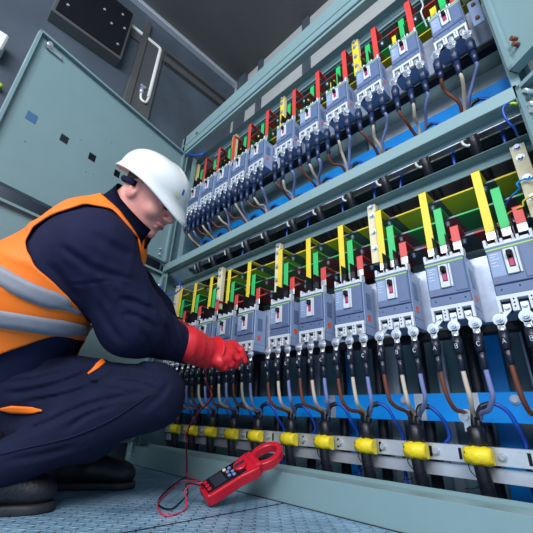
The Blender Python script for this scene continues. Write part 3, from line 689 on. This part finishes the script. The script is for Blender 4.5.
# head frame
fc = V3((.81, .585, -.30)); fc /= np.linalg.norm(fc); uc = V3((.585, -.81, 0)); uc -= fc*(uc@fc); uc /= np.linalg.norm(uc); rc = np.cross(fc, uc)
if rc[2] > 0: rc = -rc
Hf, Hu, Hr = RC.T@fc, RC.T@uc, RC.T@rc     # forward, up, his right (towards the camera)
HA = [Hf, Hr, Hu]
def h_(f, r, u): return HD+Hf*f+Hr*r+Hu*u
b = SDF(0.0046)
b.ell(h_(-0.012, 0, 0.035), (0.100, 0.076, 0.085), HA, 0.02)
b.ell(h_(0.035, 0, -0.015), (0.062, 0.064, 0.085), HA, 0.03)
b.ell(h_(0.050, 0, -0.078), (0.040, 0.042, 0.034), HA, 0.03)      # jaw and chin
b.ell(h_(0.082, 0, -0.098), (0.018, 0.020, 0.016), HA, 0.015)
for sd in (1, -1):
    b.ell(h_(0.066, sd*0.038, -0.028), (0.024, 0.024, 0.022), HA, 0.02)   # cheek
    b.cone(h_(0.098, sd*0.010, 0.030), h_(0.082, sd*0.046, 0.028), 0.010, 0.009, 0.012)   # brow
    b.ell(h_(0.098, sd*0.030, 0.010), (0.016, 0.017, 0.010), HA, 0.008, sub=True)
    b.ell(h_(0.079, sd*0.031, 0.010), (0.0135, 0.014, 0.0125), HA, 0.005)
    b.ell(h_(-0.016, sd*0.074, -0.005), (0.020, 0.009, 0.031), HA, 0.008)    # ear
    b.ell(h_(-0.010, sd*0.084, -0.002), (0.010, 0.006, 0.017), HA, 0.004, sub=True)
b.cone(h_(0.098, 0, 0.020), h_(0.118, 0, -0.022), 0.009, 0.012, 0.010)      # nose
b.ell(h_(0.108, 0.011, -0.026), (0.010, 0.008, 0.008), HA, 0.006); b.ell(h_(0.108, -0.011, -0.026), (0.010, 0.008, 0.008), HA, 0.006)
b.ell(h_(0.095, 0, -0.052), (0.012, 0.022, 0.007), HA, 0.006); b.ell(h_(0.092, 0, -0.067), (0.012, 0.020, 0.008), HA, 0.006)
b.cone(h_(-0.035, 0, -0.03), NK, 0.068, 0.076, 0.02)
b.cone(NK, W(88, 262, 1.2), 0.08, 0.12, 0.04)
b.cone(W(88, 262, 1.2), W(30, 350, 1.2), 0.12, 0.12, 0.04)
b.cone(W(30, 350, 1.2), W(15, 378, 1.2), 0.12, 0.13, 0.04)
for a_, e_, w_ in ((RS, RE, RW), (LS, LE, LW)):
    b.cone(NK, a_, 0.06, 0.055, 0.03); b.cone(a_, e_, 0.052, 0.042, 0.02); b.cone(e_, w_, 0.042, 0.028, 0.02)
    b.cone(w_, w_+(w_-e_)/np.linalg.norm(w_-e_)*0.04, 0.028, 0.026)
for hp, kn, an in ((RH, RK, RA), (LH, LK, LA)):
    b.cone(hp, kn, 0.080, 0.055, 0.03); b.cone(kn, an, 0.055, 0.036, 0.03)
mp('body', b.build('body'), 'skin')
mp('lips', SDF(0.0022).cone(h_(0.1035, 0.015, -0.0590), h_(0.1035, -0.015, -0.0590), 0.0030, 0.0030).cone(h_(0.1015, 0.013, -0.0645), h_(0.1015, -0.013, -0.0645), 0.0038, 0.0038, .004).build('lips'), 'lip')
for sd in (1, -1):
    mp('eyebrow', SDF(0.003).cone(h_(0.106, sd*0.014, 0.033), h_(0.099, sd*0.036, 0.037), 0.0040, 0.0035, .003).cone(h_(0.099, sd*0.036, 0.037), h_(0.085, sd*0.050, 0.032), 0.0035, 0.0025, .003).build('eyebrow'), 'hair')
    mp('eyelashes', SDF(0.002).cone(h_(0.0945, sd*0.021, 0.0030), h_(0.0945, sd*0.033, 0.0015), 0.0032, 0.0032, .001).cone(h_(0.0935, sd*0.033, 0.0025), h_(0.086, sd*0.043, 0.005), 0.0020, 0.0015, .001).build('eyelashes'), 'hair')
hs = SDF(0.005).ell(h_(-0.018, 0, 0.033), (0.099, 0.0770, 0.087), HA, 0.01)
hm = hs.build('hair')
cull(hm, lambda P: ((P-HD)@Hf < 0.01+0.4*((P-HD)@Hu)) & ((P-HD)@Hu > -0.055) & ~((((P-HD)@Hf-(-0.016))**2+((P-HD)@Hu)**2 < 0.032**2)))
mp('hair', hm, 'hair')

# helmet shell: dome with flared rim and a peak
HO = W(148, 196, 1.20)
def hh_(f, r, u): return HO+Hf*f+Hr*r+Hu*u
def helmet():
    bm = bmesh.new(); NA, NT = 64, 16; rings = []
    for j in range(NT+1):
        th = (pi/2)*j/NT; rr = math.sin(th); zz = math.cos(th); ring = []
        for i in range(NA):
            a = 2*pi*i/NA; ca, sa = math.cos(a), math.sin(a)
            f = 0.138*ca*rr**0.9; r = 0.112*sa*rr**0.9; u = 0.040+0.106*zz**0.85
            if abs(sa) < 0.22: u += 0.004*math.cos(sa/0.22*pi/2)*rr*(1-rr)*4
            ring.append(bm.verts.new(hh_(f-0.008, r, u+0.016*sa*sa*rr**2)))
        rings.append(ring)
    def rim(ca, sa, s, du):
        pk = max(0, ca)**3; bk = max(0, -ca)**4; sd = abs(sa)
        f = 0.138*ca+(0.006+0.050*pk+0.016*bk)*s*ca*1.0; r = 0.112*sa*(1+0.05*s)
        u = 0.040-0.030*s-0.020*s*pk+0.010*s*bk-0.012*s*(1-sd)*0+0.016*sd*sd+0.010*s*sd+du
        return hh_(f-0.008, r, u)
    for s in (0.35, 0.7, 1.0):
        rings.append([bm.verts.new(rim(math.cos(2*pi*i/NA), math.sin(2*pi*i/NA), s, 0)) for i in range(NA)])
    for q, (A, B) in enumerate(zip(rings, rings[1:])):
        for i in range(NA):
            j = (i+1) % NA
            bm.faces.new((A[i], A[j], B[j], B[i])).smooth = True
    bmesh.ops.remove_doubles(bm, verts=bm.verts[:], dist=1e-5)
    bmesh.ops.recalc_face_normals(bm, faces=bm.faces[:])
    cen = Vector(h_(0, 0, 0.02)); f0 = bm.faces[:][40]
    if (f0.calc_center_median()-cen).dot(f0.normal) < 0: bmesh.ops.reverse_faces(bm, faces=bm.faces[:])
    bmesh.ops.solidify(bm, geom=bm.faces[:], thickness=0.004)
    for f in bm.faces: f.smooth = True
    me = bpy.data.meshes.new('helmet'); bm.to_mesh(me); bm.free(); return me
hel = mp('helmet', helmet(), 'helmet')
def hp_(name, me, m):
    me.materials.append(P_[m]); o = bpy.data.objects.new(name, me); COL.objects.link(o); o.parent = hel; return o
band = MB().tube([h_(0.103*math.cos(a)-0.014, 0.083*math.sin(a), 0.012+0.012*math.cos(a)) for a in np.linspace(0.5*pi, 1.5*pi, 22)], 0.0105, 8)
hp_('headband', band.mesh('headband', []), 'navy')
st = MB()
def dome(a, th, e=0.0015):
    ca, sa = math.cos(a), math.sin(a); rr = math.sin(th)**0.9; return Vector(hh_((0.138+e)*ca*rr-0.008, (0.112+e)*sa*rr, 0.040+0.016*sa*sa*rr*rr+(0.106+e)*math.cos(th)**0.85))
def patch(a0, a1, t0, t1):
    bm = bmesh.new(); g = [[bm.verts.new(dome(a0+(a1-a0)*i/4, t0+(t1-t0)*j/4)) for j in range(5)] for i in range(5)]
    for i in range(4):
        for j in range(4): bm.faces.new((g[i][j], g[i+1][j], g[i+1][j+1], g[i][j+1]))
    return MB().merge(bm)
hp_('blue_badge', patch(0.16, 0.24, 1.16, 1.34).mesh('badge', []), 'bluew')
hp_('yellow_badge', patch(0.26, 0.44, 1.36, 1.48).mesh('badge', []), 'cream')

def torso(q, g):
    q.cone(W(94, 248, 1.20), W(40, 292, 1.2), 0.165+g, 0.178+g, 0.05)
    q.cone(W(40, 292, 1.2), W(14, 368, 1.2), 0.178+g, 0.165+g, 0.05)
    q.cone(W(90, 252, 1.10), W(42, 296, 1.1), 0.135+g, 0.150+g, 0.05); q.cone(W(42, 296, 1.1), W(14, 368, 1.1), 0.150+g, 0.14+g, 0.05)
    q.cone(W(96, 248, 1.33), W(42, 296, 1.32), 0.140+g, 0.15+g, 0.05)
    q.cone(NK, W(94, 246, 1.20), 0.092+g, 0.14+g, 0.04)
# jacket
j = SDF(0.007)
torso(j, 0)
j.cone(RS+V3((.012, .01, -.01)), RE, 0.106, 0.100, 0.05); j.cone(RE, RW, 0.097, 0.060, 0.05)
j.cone(LS, LE, 0.100, 0.085, 0.05); j.cone(LE, LW, 0.080, 0.055, 0.05)
ua = (RE-RS)/np.linalg.norm(RE-RS); fa = (RW-RE)/np.linalg.norm(RW-RE)
j.fold(ripple([(fa+V3((0.2, 0, .3)), 30, 1.9)], 0.003, 5))
j.fold(creases([([(38, 246), (48, 226), (66, 216), (100, 214)], 1.3, 0.004), ([(58, 244), (78, 258), (100, 271), (142, 283)], 4.0, 0.008), ([(48, 262), (62, 280), (80, 300)], 4.5, 0.007),
    ([(66, 285), (88, 283), (114, 281), (140, 292)], 1.6, 0.005), ([(113, 282), (119, 300), (128, 325)], 1.4, 0.005), ([(90, 232), (112, 246), (136, 258)], 5, 0.006), ([(118, 298), (136, 302), (156, 312)], 3.2, 0.009),
    ([(122, 312), (140, 318), (160, 330)], 3.0, 0.008), ([(98, 300), (108, 322), (124, 345)], 4, 0.007), ([(140, 330), (150, 343), (152, 358)], 2.6, 0.007), ([(158, 316), (168, 334), (172, 358)], 2.6, 0.007), ([(170, 318), (178, 333), (180, 352)], 2.0, 0.005), ([(84, 262), (100, 290), (112, 310)], 4, 0.005)], 1.32))
jm = j.build('jacket'); jk = mp('jacket', jm, 'navy')
# collar standing round the neck
nd = (h_(-0.03, 0, -0.03)-NK); nd /= np.linalg.norm(nd)
e1 = np.cross(nd, Hr); e1 /= np.linalg.norm(e1)
if e1@Hf < 0: e1 = -e1
e2 = np.cross(nd, e1)
cb = bmesh.new(); rg = []
for jn, (up_, ra, rb) in enumerate(((-0.050, .125, .118), (0.005, .112, .100), (0.045, .104, .092), (0.072, .103, .091))):
    rg.append([cb.verts.new(NK+nd*(up_+(0.030 if jn > 1 else 0)*max(0, -math.cos(a))-(0.010 if jn > 1 else 0)*max(0, math.cos(a)))+e1*(ra*math.cos(a)*(1.12 if math.cos(a) > 0 else 1)+0.012)+e2*rb*math.sin(a)) for a in np.linspace(0.12, 2*pi-0.12, 44)])
for A, B in zip(rg, rg[1:]):
    for i in range(43): cb.faces.new((A[i], A[i+1], B[i+1], B[i])).smooth = True
bmesh.ops.solidify(cb, geom=cb.faces[:], thickness=0.006)
cm = bpy.data.meshes.new('collar'); cb.to_mesh(cm); cb.free()
co = mp('collar', cm, 'navy', jk)
cf = MB().tube([RW-fa*0.012, RW+fa*0.004, RW+fa*0.012], [0.061, 0.061, 0.057], 24)
mp('cuff', cf.mesh('cuff', []), 'navy', jk)

# vest: torso shell, open at the near armhole
v = SDF(0.007); g = 0.010
torso(v, g)
v.fold(ripple([((0.3, 0.2, 1), 26, 0.8)], 0.006, 6))
vm = v.build('vest')
def proj_(P):
    q = (P-CAM)@RC.T; return q[:, 0]/q[:, 2]*FPX+266.5, q[:, 1]/q[:, 2]*FPX+266.5, q[:, 2]
# torso frame for the cut lines: axis from hip to neck, lateral axis
TA = NK-W(14, 372, 1.2); TL = np.linalg.norm(TA); TA = TA/TL; TO = W(14, 372, 1.2)
TR = -(LAT-TA*(LAT@TA)); TR /= np.linalg.norm(TR); TF = np.cross(TA, TR)
if TF@Hf < 0: TF = -TF
def keepv(P):
    q = P-TO; s = q@TA; r = q@TR; f = q@TF
    nk = np.linalg.norm((P-NK)-np.outer((P-NK)@nd, nd), axis=1)
    ok = (s > -0.01) & ~((nk < 0.098) & ((P-NK)@nd > -0.05))
    # near armhole
    x, y, z = proj_(P)
    poly = [(26, 240), (33, 227), (52, 215), (85, 204), (112, 209), (124, 222), (138, 240), (141, 262), (150, 380), (112, 360), (103, 345), (92, 328), (78, 308), (58, 286), (36, 268), (27, 250)]
    ins = np.zeros(len(x), bool)
    for i_ in range(len(poly)):
        (xa, ya), (xb_, yb) = poly[i_-1], poly[i_]
        cr = ((ya > y) != (yb > y)) & (x < (xb_-xa)*(y-ya)/((yb-ya) or 1e-9)+xa); ins ^= cr
    hem = (y > np.where(x < 54, 354-0.37*x, 334+0.22*(x-54))) & (r > -0.05)
    nkp = [(101, 186), (101, 192), (121, 213), (137, 236), (146, 262), (200, 262), (200, 150), (120, 150)]; ins2 = np.zeros(len(x), bool)
    for i_ in range(len(nkp)):
        (xa, ya), (xb_, yb) = nkp[i_-1], nkp[i_]
        ins2 ^= ((ya > y) != (yb > y)) & (x < (xb_-xa)*(y-ya)/((yb-ya) or 1e-9)+xa)
    arm = (ins & (r > 0.0)) | hem | (ins2 & (r > 0.0))
    armL = (r < -0.10) & (((s-0.43)/0.235)**2+((f-0.005)/0.135)**2 < 1)
    return ok & ~arm & ~armL
cull(vm, keepv)
def smooth_border(me, it=12):
    bm = bmesh.new(); bm.from_mesh(me); be = [e for e in bm.edges if e.is_boundary]; nb = {}
    for e in be:
        a, c = e.verts; nb.setdefault(a, []).append(c); nb.setdefault(c, []).append(a)
    for _ in range(it):
        new = {v_: (v_.co*0.4+(n_[0].co+n_[1].co)*0.3) for v_, n_ in nb.items() if len(n_) == 2}
        for v_, c_ in new.items(): v_.co = c_
    inner = [v_ for v_ in bm.verts if v_ not in nb and any(e.other_vert(v_) in nb for e in v_.link_edges)]
    for _ in range(3): bmesh.ops.smooth_vert(bm, verts=inner, factor=0.5, use_axis_x=True, use_axis_y=True, use_axis_z=True)
    bm.to_mesh(me); bm.free()
smooth_border(vm)
vo = mp('hi_vis_vest', vm, 'hivis')
so = vo.modifiers.new('thickness', 'SOLIDIFY'); so.thickness = 0.005; so.offset = 1

# trousers
tr = SDF(0.007)
for hp, kn, an, r0 in ((RH, RK, RA, 0.122), (LH, LK, LA, 0.12)):
    tr.cone(hp, kn, r0, 0.086, 0.05); tr.cone(kn, an+(kn-an)*0.10, 0.088, 0.062, 0.06)
tr.cone(W(14, 378, 1.2), W(14, 350, 1.2), 0.158, 0.150, 0.05)
tr.cone((RH*0.55+RK*0.45)+V3((0, 0, -.03)), (RA*0.5+RK*0.5)+V3((0, 0, .02)), 0.075, 0.06, 0.06)
tr.cone(W(-30, 432, 1.06), W(90, 432, 1.04), 0.10, 0.085, 0.05)
th = (RK-RH)/np.linalg.norm(RK-RH)
tr.fold(ripple([(V3((0.25, .15, 1)), 30, 0.5)], 0.003, 5))
tr.fold(creases([([(0, 394), (30, 391), (70, 380), (118, 358)], 3.2, 0.010), ([(20, 402), (60, 396), (95, 384), (128, 362)], 2.6, 0.008), ([(82, 379), (105, 387), (132, 391)], 2.0, 0.006), ([(106, 362), (130, 362), (160, 372)], 2.4, 0.006),
    ([(112, 371), (136, 374), (168, 384)], 2.4, 0.006), ([(112, 381), (135, 382), (165, 392)], 2.2, 0.006), ([(0, 372), (35, 368), (70, 358)], 3.0, 0.009), ([(0, 382), (40, 378), (80, 366)], 2.2, 0.006), ([(150, 391), (115, 398), (80, 408), (45, 424), (0, 440)], 3.2, 0.010),
    ([(120, 404), (90, 414), (62, 432)], 2.6, 0.008), ([(81, 432), (88, 446), (98, 458)], 1.6, 0.005), ([(0, 462), (40, 455), (80, 445)], 3.2, 0.007), ([(170, 380), (160, 396), (140, 412)], 3.4, 0.006)], 1.25))
tr.plane((0, 0, 0.012), (0, 0, -1))
tm = tr.build('trousers'); tro = mp('trousers', tm, 'navy2')

# strips laid on the garment surface along a line
from mathutils.bvhtree import BVHTree
def strip_on(me, px, wpx, name, m, parent, lift=0.003):
    bv = BVHTree.FromPolygons([v_.co for v_ in me.vertices], [list(p.vertices) for p in me.polygons]); bm = bmesh.new(); prev = None
    C0 = Vector(CAM); pts = spline([(x, y, 0) for x, y in px], 8)
    def hit(x, y):
        d = Vector(ray(x, y)).normalized(); r = bv.ray_cast(C0, d)
        return (r[0]+r[1]*lift) if r[0] is not None else None
    for i, p in enumerate(pts):
        tn = pts[min(i+1, len(pts)-1)]-pts[max(i-1, 0)]; nn = np.array([-tn[1], tn[0]])/max(np.hypot(tn[0], tn[1]), 1e-6)
        w = wpx*(min(1, 0.25+3*i/len(pts), 0.25+3*(len(pts)-1-i)/len(pts)))
        row = [hit(p[0]+nn[0]*w*s, p[1]+nn[1]*w*s) for s in (-1, -0.33, 0.33, 1)]
        if any(q is None for q in row): prev = None; continue
        row = [bm.verts.new(q) for q in row]
        if prev:
            for a in range(3): bm.faces.new((prev[a], prev[a+1], row[a+1], row[a])).smooth = True
        prev = row
    bmesh.ops.recalc_face_normals(bm, faces=bm.faces[:])
    bmesh.ops.solidify(bm, geom=bm.faces[:], thickness=0.003)
    o_ = bpy.data.meshes.new(name); bm.to_mesh(o_); bm.free(); return mp(name, o_, m, parent)
strip_on(vm, [(-60, 240), (-20, 262), (0, 275), (22, 287), (45, 297), (62, 302), (84, 313)], 8.8, 'reflective_band', 'reflect', vo, 0.0095)
strip_on(vm, [(-60, 290), (-20, 310), (0, 317), (25, 321), (50, 325), (75, 328), (104, 333)], 7.8, 'reflective_band', 'reflect', vo, 0.0095)
strip_on(tm, [(1, 408.5), (15, 409), (30, 410), (43, 411)], 3.6, 'orange_trim', 'hivis', tro)
strip_on(tm, [(119, 350), (110, 356), (100, 364), (88, 374)], 2.6, 'orange_trim', 'hivis', tro)
strip_on(tm, [(0, 455), (30, 447), (70, 437), (110, 420), (150, 395)], 0.8, 'leg_seam', 'navy', tro, 0.001)

# gloves
def glove(wr, knuck_px, tips, parent, cuff_dir, thumb, name, dep):
    g_ = SDF(0.0038)
    kc = sum(W(*k) for k in knuck_px)/len(knuck_px)
    g_.cone(wr-cuff_dir*0.035, wr+cuff_dir*0.070, 0.066, 0.058, 0.01)
    for k in knuck_px: g_.cone(wr+cuff_dir*0.070, W(*k), 0.046, 0.024, 0.012)
    for k, (m1, m2) in zip(knuck_px, tips):
        g_.cone(W(*k), W(*m1), 0.0195, 0.0165, 0.006); g_.cone(W(*m1), W(*m2), 0.0165, 0.0130, 0.003)
    g_.cone(W(*thumb[0]), W(*thumb[1]), 0.020, 0.016, 0.008); g_.cone(W(*thumb[1]), W(*thumb[2]), 0.016, 0.0125, 0.004)
    g_.fold(ripple([(cuff_dir, 60, 0.4)], 0.0025, 12))
    return mp(name, g_.build(name), 'glove', parent)
kn = [(233, 346, 1.37), (231, 353, 1.34), (226, 359, 1.31), (220, 362, 1.285)]
tp = [((241, 350, 1.37), (245, 361, 1.365)), ((238, 358, 1.34), (236, 366, 1.35)), ((231, 364, 1.315), (228, 368, 1.335)), ((224, 367, 1.29), (220, 369, 1.315))]
glove(W(194, 347, 1.27), kn, tp, man, fa, ((212, 354, 1.40), (224, 360, 1.42), (235, 363, 1.41)), 'right_glove', 0)
mp('glove_cuff_ring', MB().tube([W(213, 351.5, 1.325)-fa*0.005, W(213, 351.5, 1.325), W(213, 351.5, 1.325)+fa*0.005], [0.058, 0.061, 0.056], 26).mesh('ring', []), 'glove')
fl = (LW-LE)/np.linalg.norm(LW-LE)
lw = W(174, 333, 1.48)
kl = [(190, 334, 1.56), (188, 340, 1.53), (185, 345, 1.50), (181, 349, 1.48)]
tl = [((198, 337, 1.58), (203, 345, 1.58)), ((196, 343, 1.55), (199, 351, 1.54)), ((192, 349, 1.52), (193, 356, 1.52)), ((187, 353, 1.49), (188, 359, 1.50))]
glove(lw, kl, tl, man, (W(190, 339, 1.55)-lw)/np.linalg.norm(W(190, 339, 1.55)-lw), ((184, 336, 1.58), (193, 342, 1.61), (200, 348, 1.61)), 'left_glove', 0)

# boots
def boot(an, toe, name, lab, pitch=0.0):
    toe = V3(toe); an = V3(an); f = toe-V3((an[0], an[1], 0)); f[2] = 0; f /= np.linalg.norm(f); s = V3((-f[1], f[0], 0)); u = V3((0, 0, 1))
    tip = toe-f*0.045; heel = tip-f*0.225
    b_ = SDF(0.005)
    b_.ell(tip+u*0.045, (0.050, 0.046, 0.036), [f, s, u], 0.02)
    b_.ell(tip-f*0.075+u*0.058, (0.090, 0.046, 0.045), [f, s, u], 0.03)
    b_.cone(heel+u*0.05, heel+f*0.10+u*0.06, 0.043, 0.044, 0.03)
    b_.cone(heel+f*0.03+u*0.06, an+u*0.06-f*0.01, 0.045, 0.054, 0.03)
    b_.plane((0, 0, 0.018), (0, 0, -1))
    o = mp(name, b_.build(name), 'boot')
    sm = SDF(0.004)
    sm.ell(tip+u*0.010, (0.055, 0.052, 0.03), [f, s, u], 0.01).cone(tip-f*0.02+u*0.012, heel+u*0.012, 0.046, 0.043, 0.02)
    sm.plane((0, 0, 0.022), (0, 0, 1)).plane((0, 0, 0.001), (0, 0, -1))
    mp('sole', sm.build('sole'), 'sole', o)
    for q in range(5):
        c = tip-f*(0.045+0.026*q)+u*(0.094+0.010*q)
        mp('lace', MB().tube([c-s*0.028-u*0.012, c, c+s*0.028-u*0.012], 0.003, 6).mesh('lace', []), 'black', o)
    return o
boot(RA, (-1.185, 0.385, 0), 'right_boot', '')
boot(LA, (-1.362, 0.700, 0), 'left_boot', '')

# ------------------------------------------------------------------ clamp meter
P0 = V3((-0.990, 0.742, 0.027)); P1 = V3((-0.902, 0.985, 0.160))
ax_ = P1-P0; Lm = np.linalg.norm(ax_); ax_ /= Lm; wv = np.cross(ax_, V3((0, 0, 1))); wv /= np.linalg.norm(wv); nv = np.cross(wv, ax_)
ct_, sn_ = math.cos(math.radians(22)), math.sin(math.radians(22)); nv, wv = nv*ct_+wv*sn_, wv*ct_-nv*sn_
MM = Matrix(((wv[0], ax_[0], nv[0], P0[0]), (wv[1], ax_[1], nv[1], P0[1]), (wv[2], ax_[2], nv[2], P0[2]), (0, 0, 0, 1))) @ Matrix.Scale(Lm/0.259, 4)
mt = thing('clamp_meter', 'red handheld clamp meter leaning on the plinth with jaw upwards', 'clamp meter'); mt.matrix_world = MM
def pl(name, mb, m, loc=None, parent=mt): return link(name, mb.mesh(name, m), parent, loc)
def outline(pts, z0, z1, mi=0, bev=0.004):
    b_ = bmesh.new(); A = [b_.verts.new((x, y, z0)) for x, y in pts]; B = [b_.verts.new((x, y, z1)) for x, y in pts]
    b_.faces.new(A); b_.faces.new(list(reversed(B)))
    for i in range(len(A)): q = (i+1) % len(A); b_.faces.new((A[q], A[i], B[i], B[q]))
    bmesh.ops.recalc_face_normals(b_, faces=b_.faces[:])
    if bev: bmesh.ops.bevel(b_, geom=b_.edges[:], offset=bev, segments=3, affect='EDGES')
    return b_
body = MB(); body.merge(outline([(-0.030, 0.0), (0.030, 0.0), (0.034, 0.012), (0.034, 0.10), (0.042, 0.145), (0.042, 0.165), (-0.042, 0.165), (-0.042, 0.145), (-0.034, 0.10), (-0.034, 0.012)], -0.018, 0.018, bev=0.006), 0)
pl('body', body, 'meter')
pl('face_panel', MB().merge(outline([(-0.026, 0.008), (0.026, 0.008), (0.029, 0.10), (0.029, 0.125), (-0.029, 0.125), (-0.029, 0.10)], 0.017, 0.0200, bev=0.001)), 'black')
pl('display', MB().box(-0.021, 0.021, 0.030, 0.066, 0.0195, 0.0212, 0.0005), 'screen')
pl('dial', MB().cyl((0, 0.118, 0.018), (0, 0.118, 0.026), 0.020, 0.018, n=24, bev=0.001), 'meter')
pl('dial_pointer', MB().box(-0.004, 0.004, 0.102, 0.134, 0.026, 0.029, 0.001), 'screen')
for i, (x, y, m) in enumerate([(-0.018, 0.076, 'cream'), (-0.004, 0.080, 'lav'), (0.012, 0.078, 'lav'), (-0.014, 0.090, 'lav'), (0.004, 0.092, 'lav'), (0.018, 0.090, 'lav')]):
    pl('button', MB().cyl((x, y, 0.0195), (x, y, 0.0225), 0.005, n=12), m)
for x in (-0.015, 0.0, 0.015): pl('socket', MB().cyl((x, 0.016, 0.019), (x, 0.016, 0.0215), 0.0055, n=12), 'meter')
# jaw: two curved halves
def jaw(a0, a1):
    b_ = bmesh.new(); cs = []; n = 18
    for i in range(n+1):
        a = a0+(a1-a0)*i/n; w0 = 0.009
        cx, cy = 0.0, 0.205
        ro = (0.040*abs(math.cos(a)) ** 1, 0.052)
        po = Vector((0.043*math.cos(a), cy+0.054*math.sin(a), 0)); pi_ = Vector((0.027*math.cos(a), cy+0.037*math.sin(a), 0))
        cs.append([b_.verts.new(po+Vector((0, 0, -0.013))), b_.verts.new(po+Vector((0, 0, 0.013))), b_.verts.new(pi_+Vector((0, 0, 0.013))), b_.verts.new(pi_+Vector((0, 0, -0.013)))])
    for A, B in zip(cs, cs[1:]):
        for k_ in range(4): b_.faces.new((A[k_], A[(k_+1) % 4], B[(k_+1) % 4], B[k_]))
    b_.faces.new(cs[0]); b_.faces.new(list(reversed(cs[-1]))); bmesh.ops.recalc_face_normals(b_, faces=b_.faces[:])
    bmesh.ops.bevel(b_, geom=[e for e in b_.edges], offset=0.002, segments=1, affect='EDGES')
    return MB().merge(b_)
pl('jaw', jaw(-pi*0.5, pi*0.49), 'meter'); pl('jaw', jaw(pi*0.51, pi*1.5), 'meter')
pl('jaw_hinge', MB().box(-0.036, 0.036, 0.148, 0.172, -0.015, 0.021, 0.005), 'meter')

# test leads
Zf = 0.004
def G(x, y, z=Zf):
    p = onZ(x, y, z)
    return tuple(p if p[1] < 0.975 else onY(x, y, 0.975))
s0 = tuple(MM @ Vector((-0.015, 0.010, 0.026))); s1 = tuple(MM @ Vector((0.0, 0.008, 0.026)))
hand = W(205, 366, 1.30)
wr_ = link('red_test_lead', MB().tube(spline([s0, tuple(V3(s0)+V3((-.04, -.03, -.02))), G(186, 508), G(170, 515.5), G(160, 512), G(158, 503), G(166, 494), G(180, 482), G(198, 480.5), G(187, 476), A_(186.5, 465, .975), A_(186, 440, .97), A_(188, 428, .95), A_(199, 412, .92), A_(211, 397, .90), A_(207, 384, .89), tuple(hand)], 8), 0.0021, 8).mesh('lead', 'redw'))
tag(wr_, 'thin red test lead looping from the clamp meter up to the glove', 'test lead')
wb_ = link('black_test_lead', MB().tube(spline([s1, tuple(V3(s1)+V3((-.05, -.03, -.0))), G(188, 493), G(176, 506), G(167, 509), G(158, 503), G(165, 492), G(180, 480), G(186, 476.5), A_(187, 465, .972), A_(186.5, 450, .965), A_(186.5, 440, .974), A_(190, 426, .955), A_(201, 411, .925), A_(213, 396, .905), A_(209, 384, .895), tuple(hand+V3((.006, .004, 0)))], 8), 0.0021, 8).mesh('lead', 'black'))
tag(wb_, 'thin black test lead looping beside the red one to the glove', 'test lead')
t = thing('test_probe', 'test probe held under the red gloved fingers against the cable lugs', 'test probe', tuple(W(230, 362, 1.345)))
pa = W(230, 362, 1.345); pb = W(240, 352, 1.40)
link('probe_handle', MB().tube([(0, 0, 0), tuple(hand-pa)], [0.006, 0.005], 10).mesh('probe_handle', 'redw'), t)
link('probe_tip', MB().tube([(0, 0, 0), tuple(pb-pa)], [0.004, 0.001], 8).mesh('probe_tip', 'tin'), t)
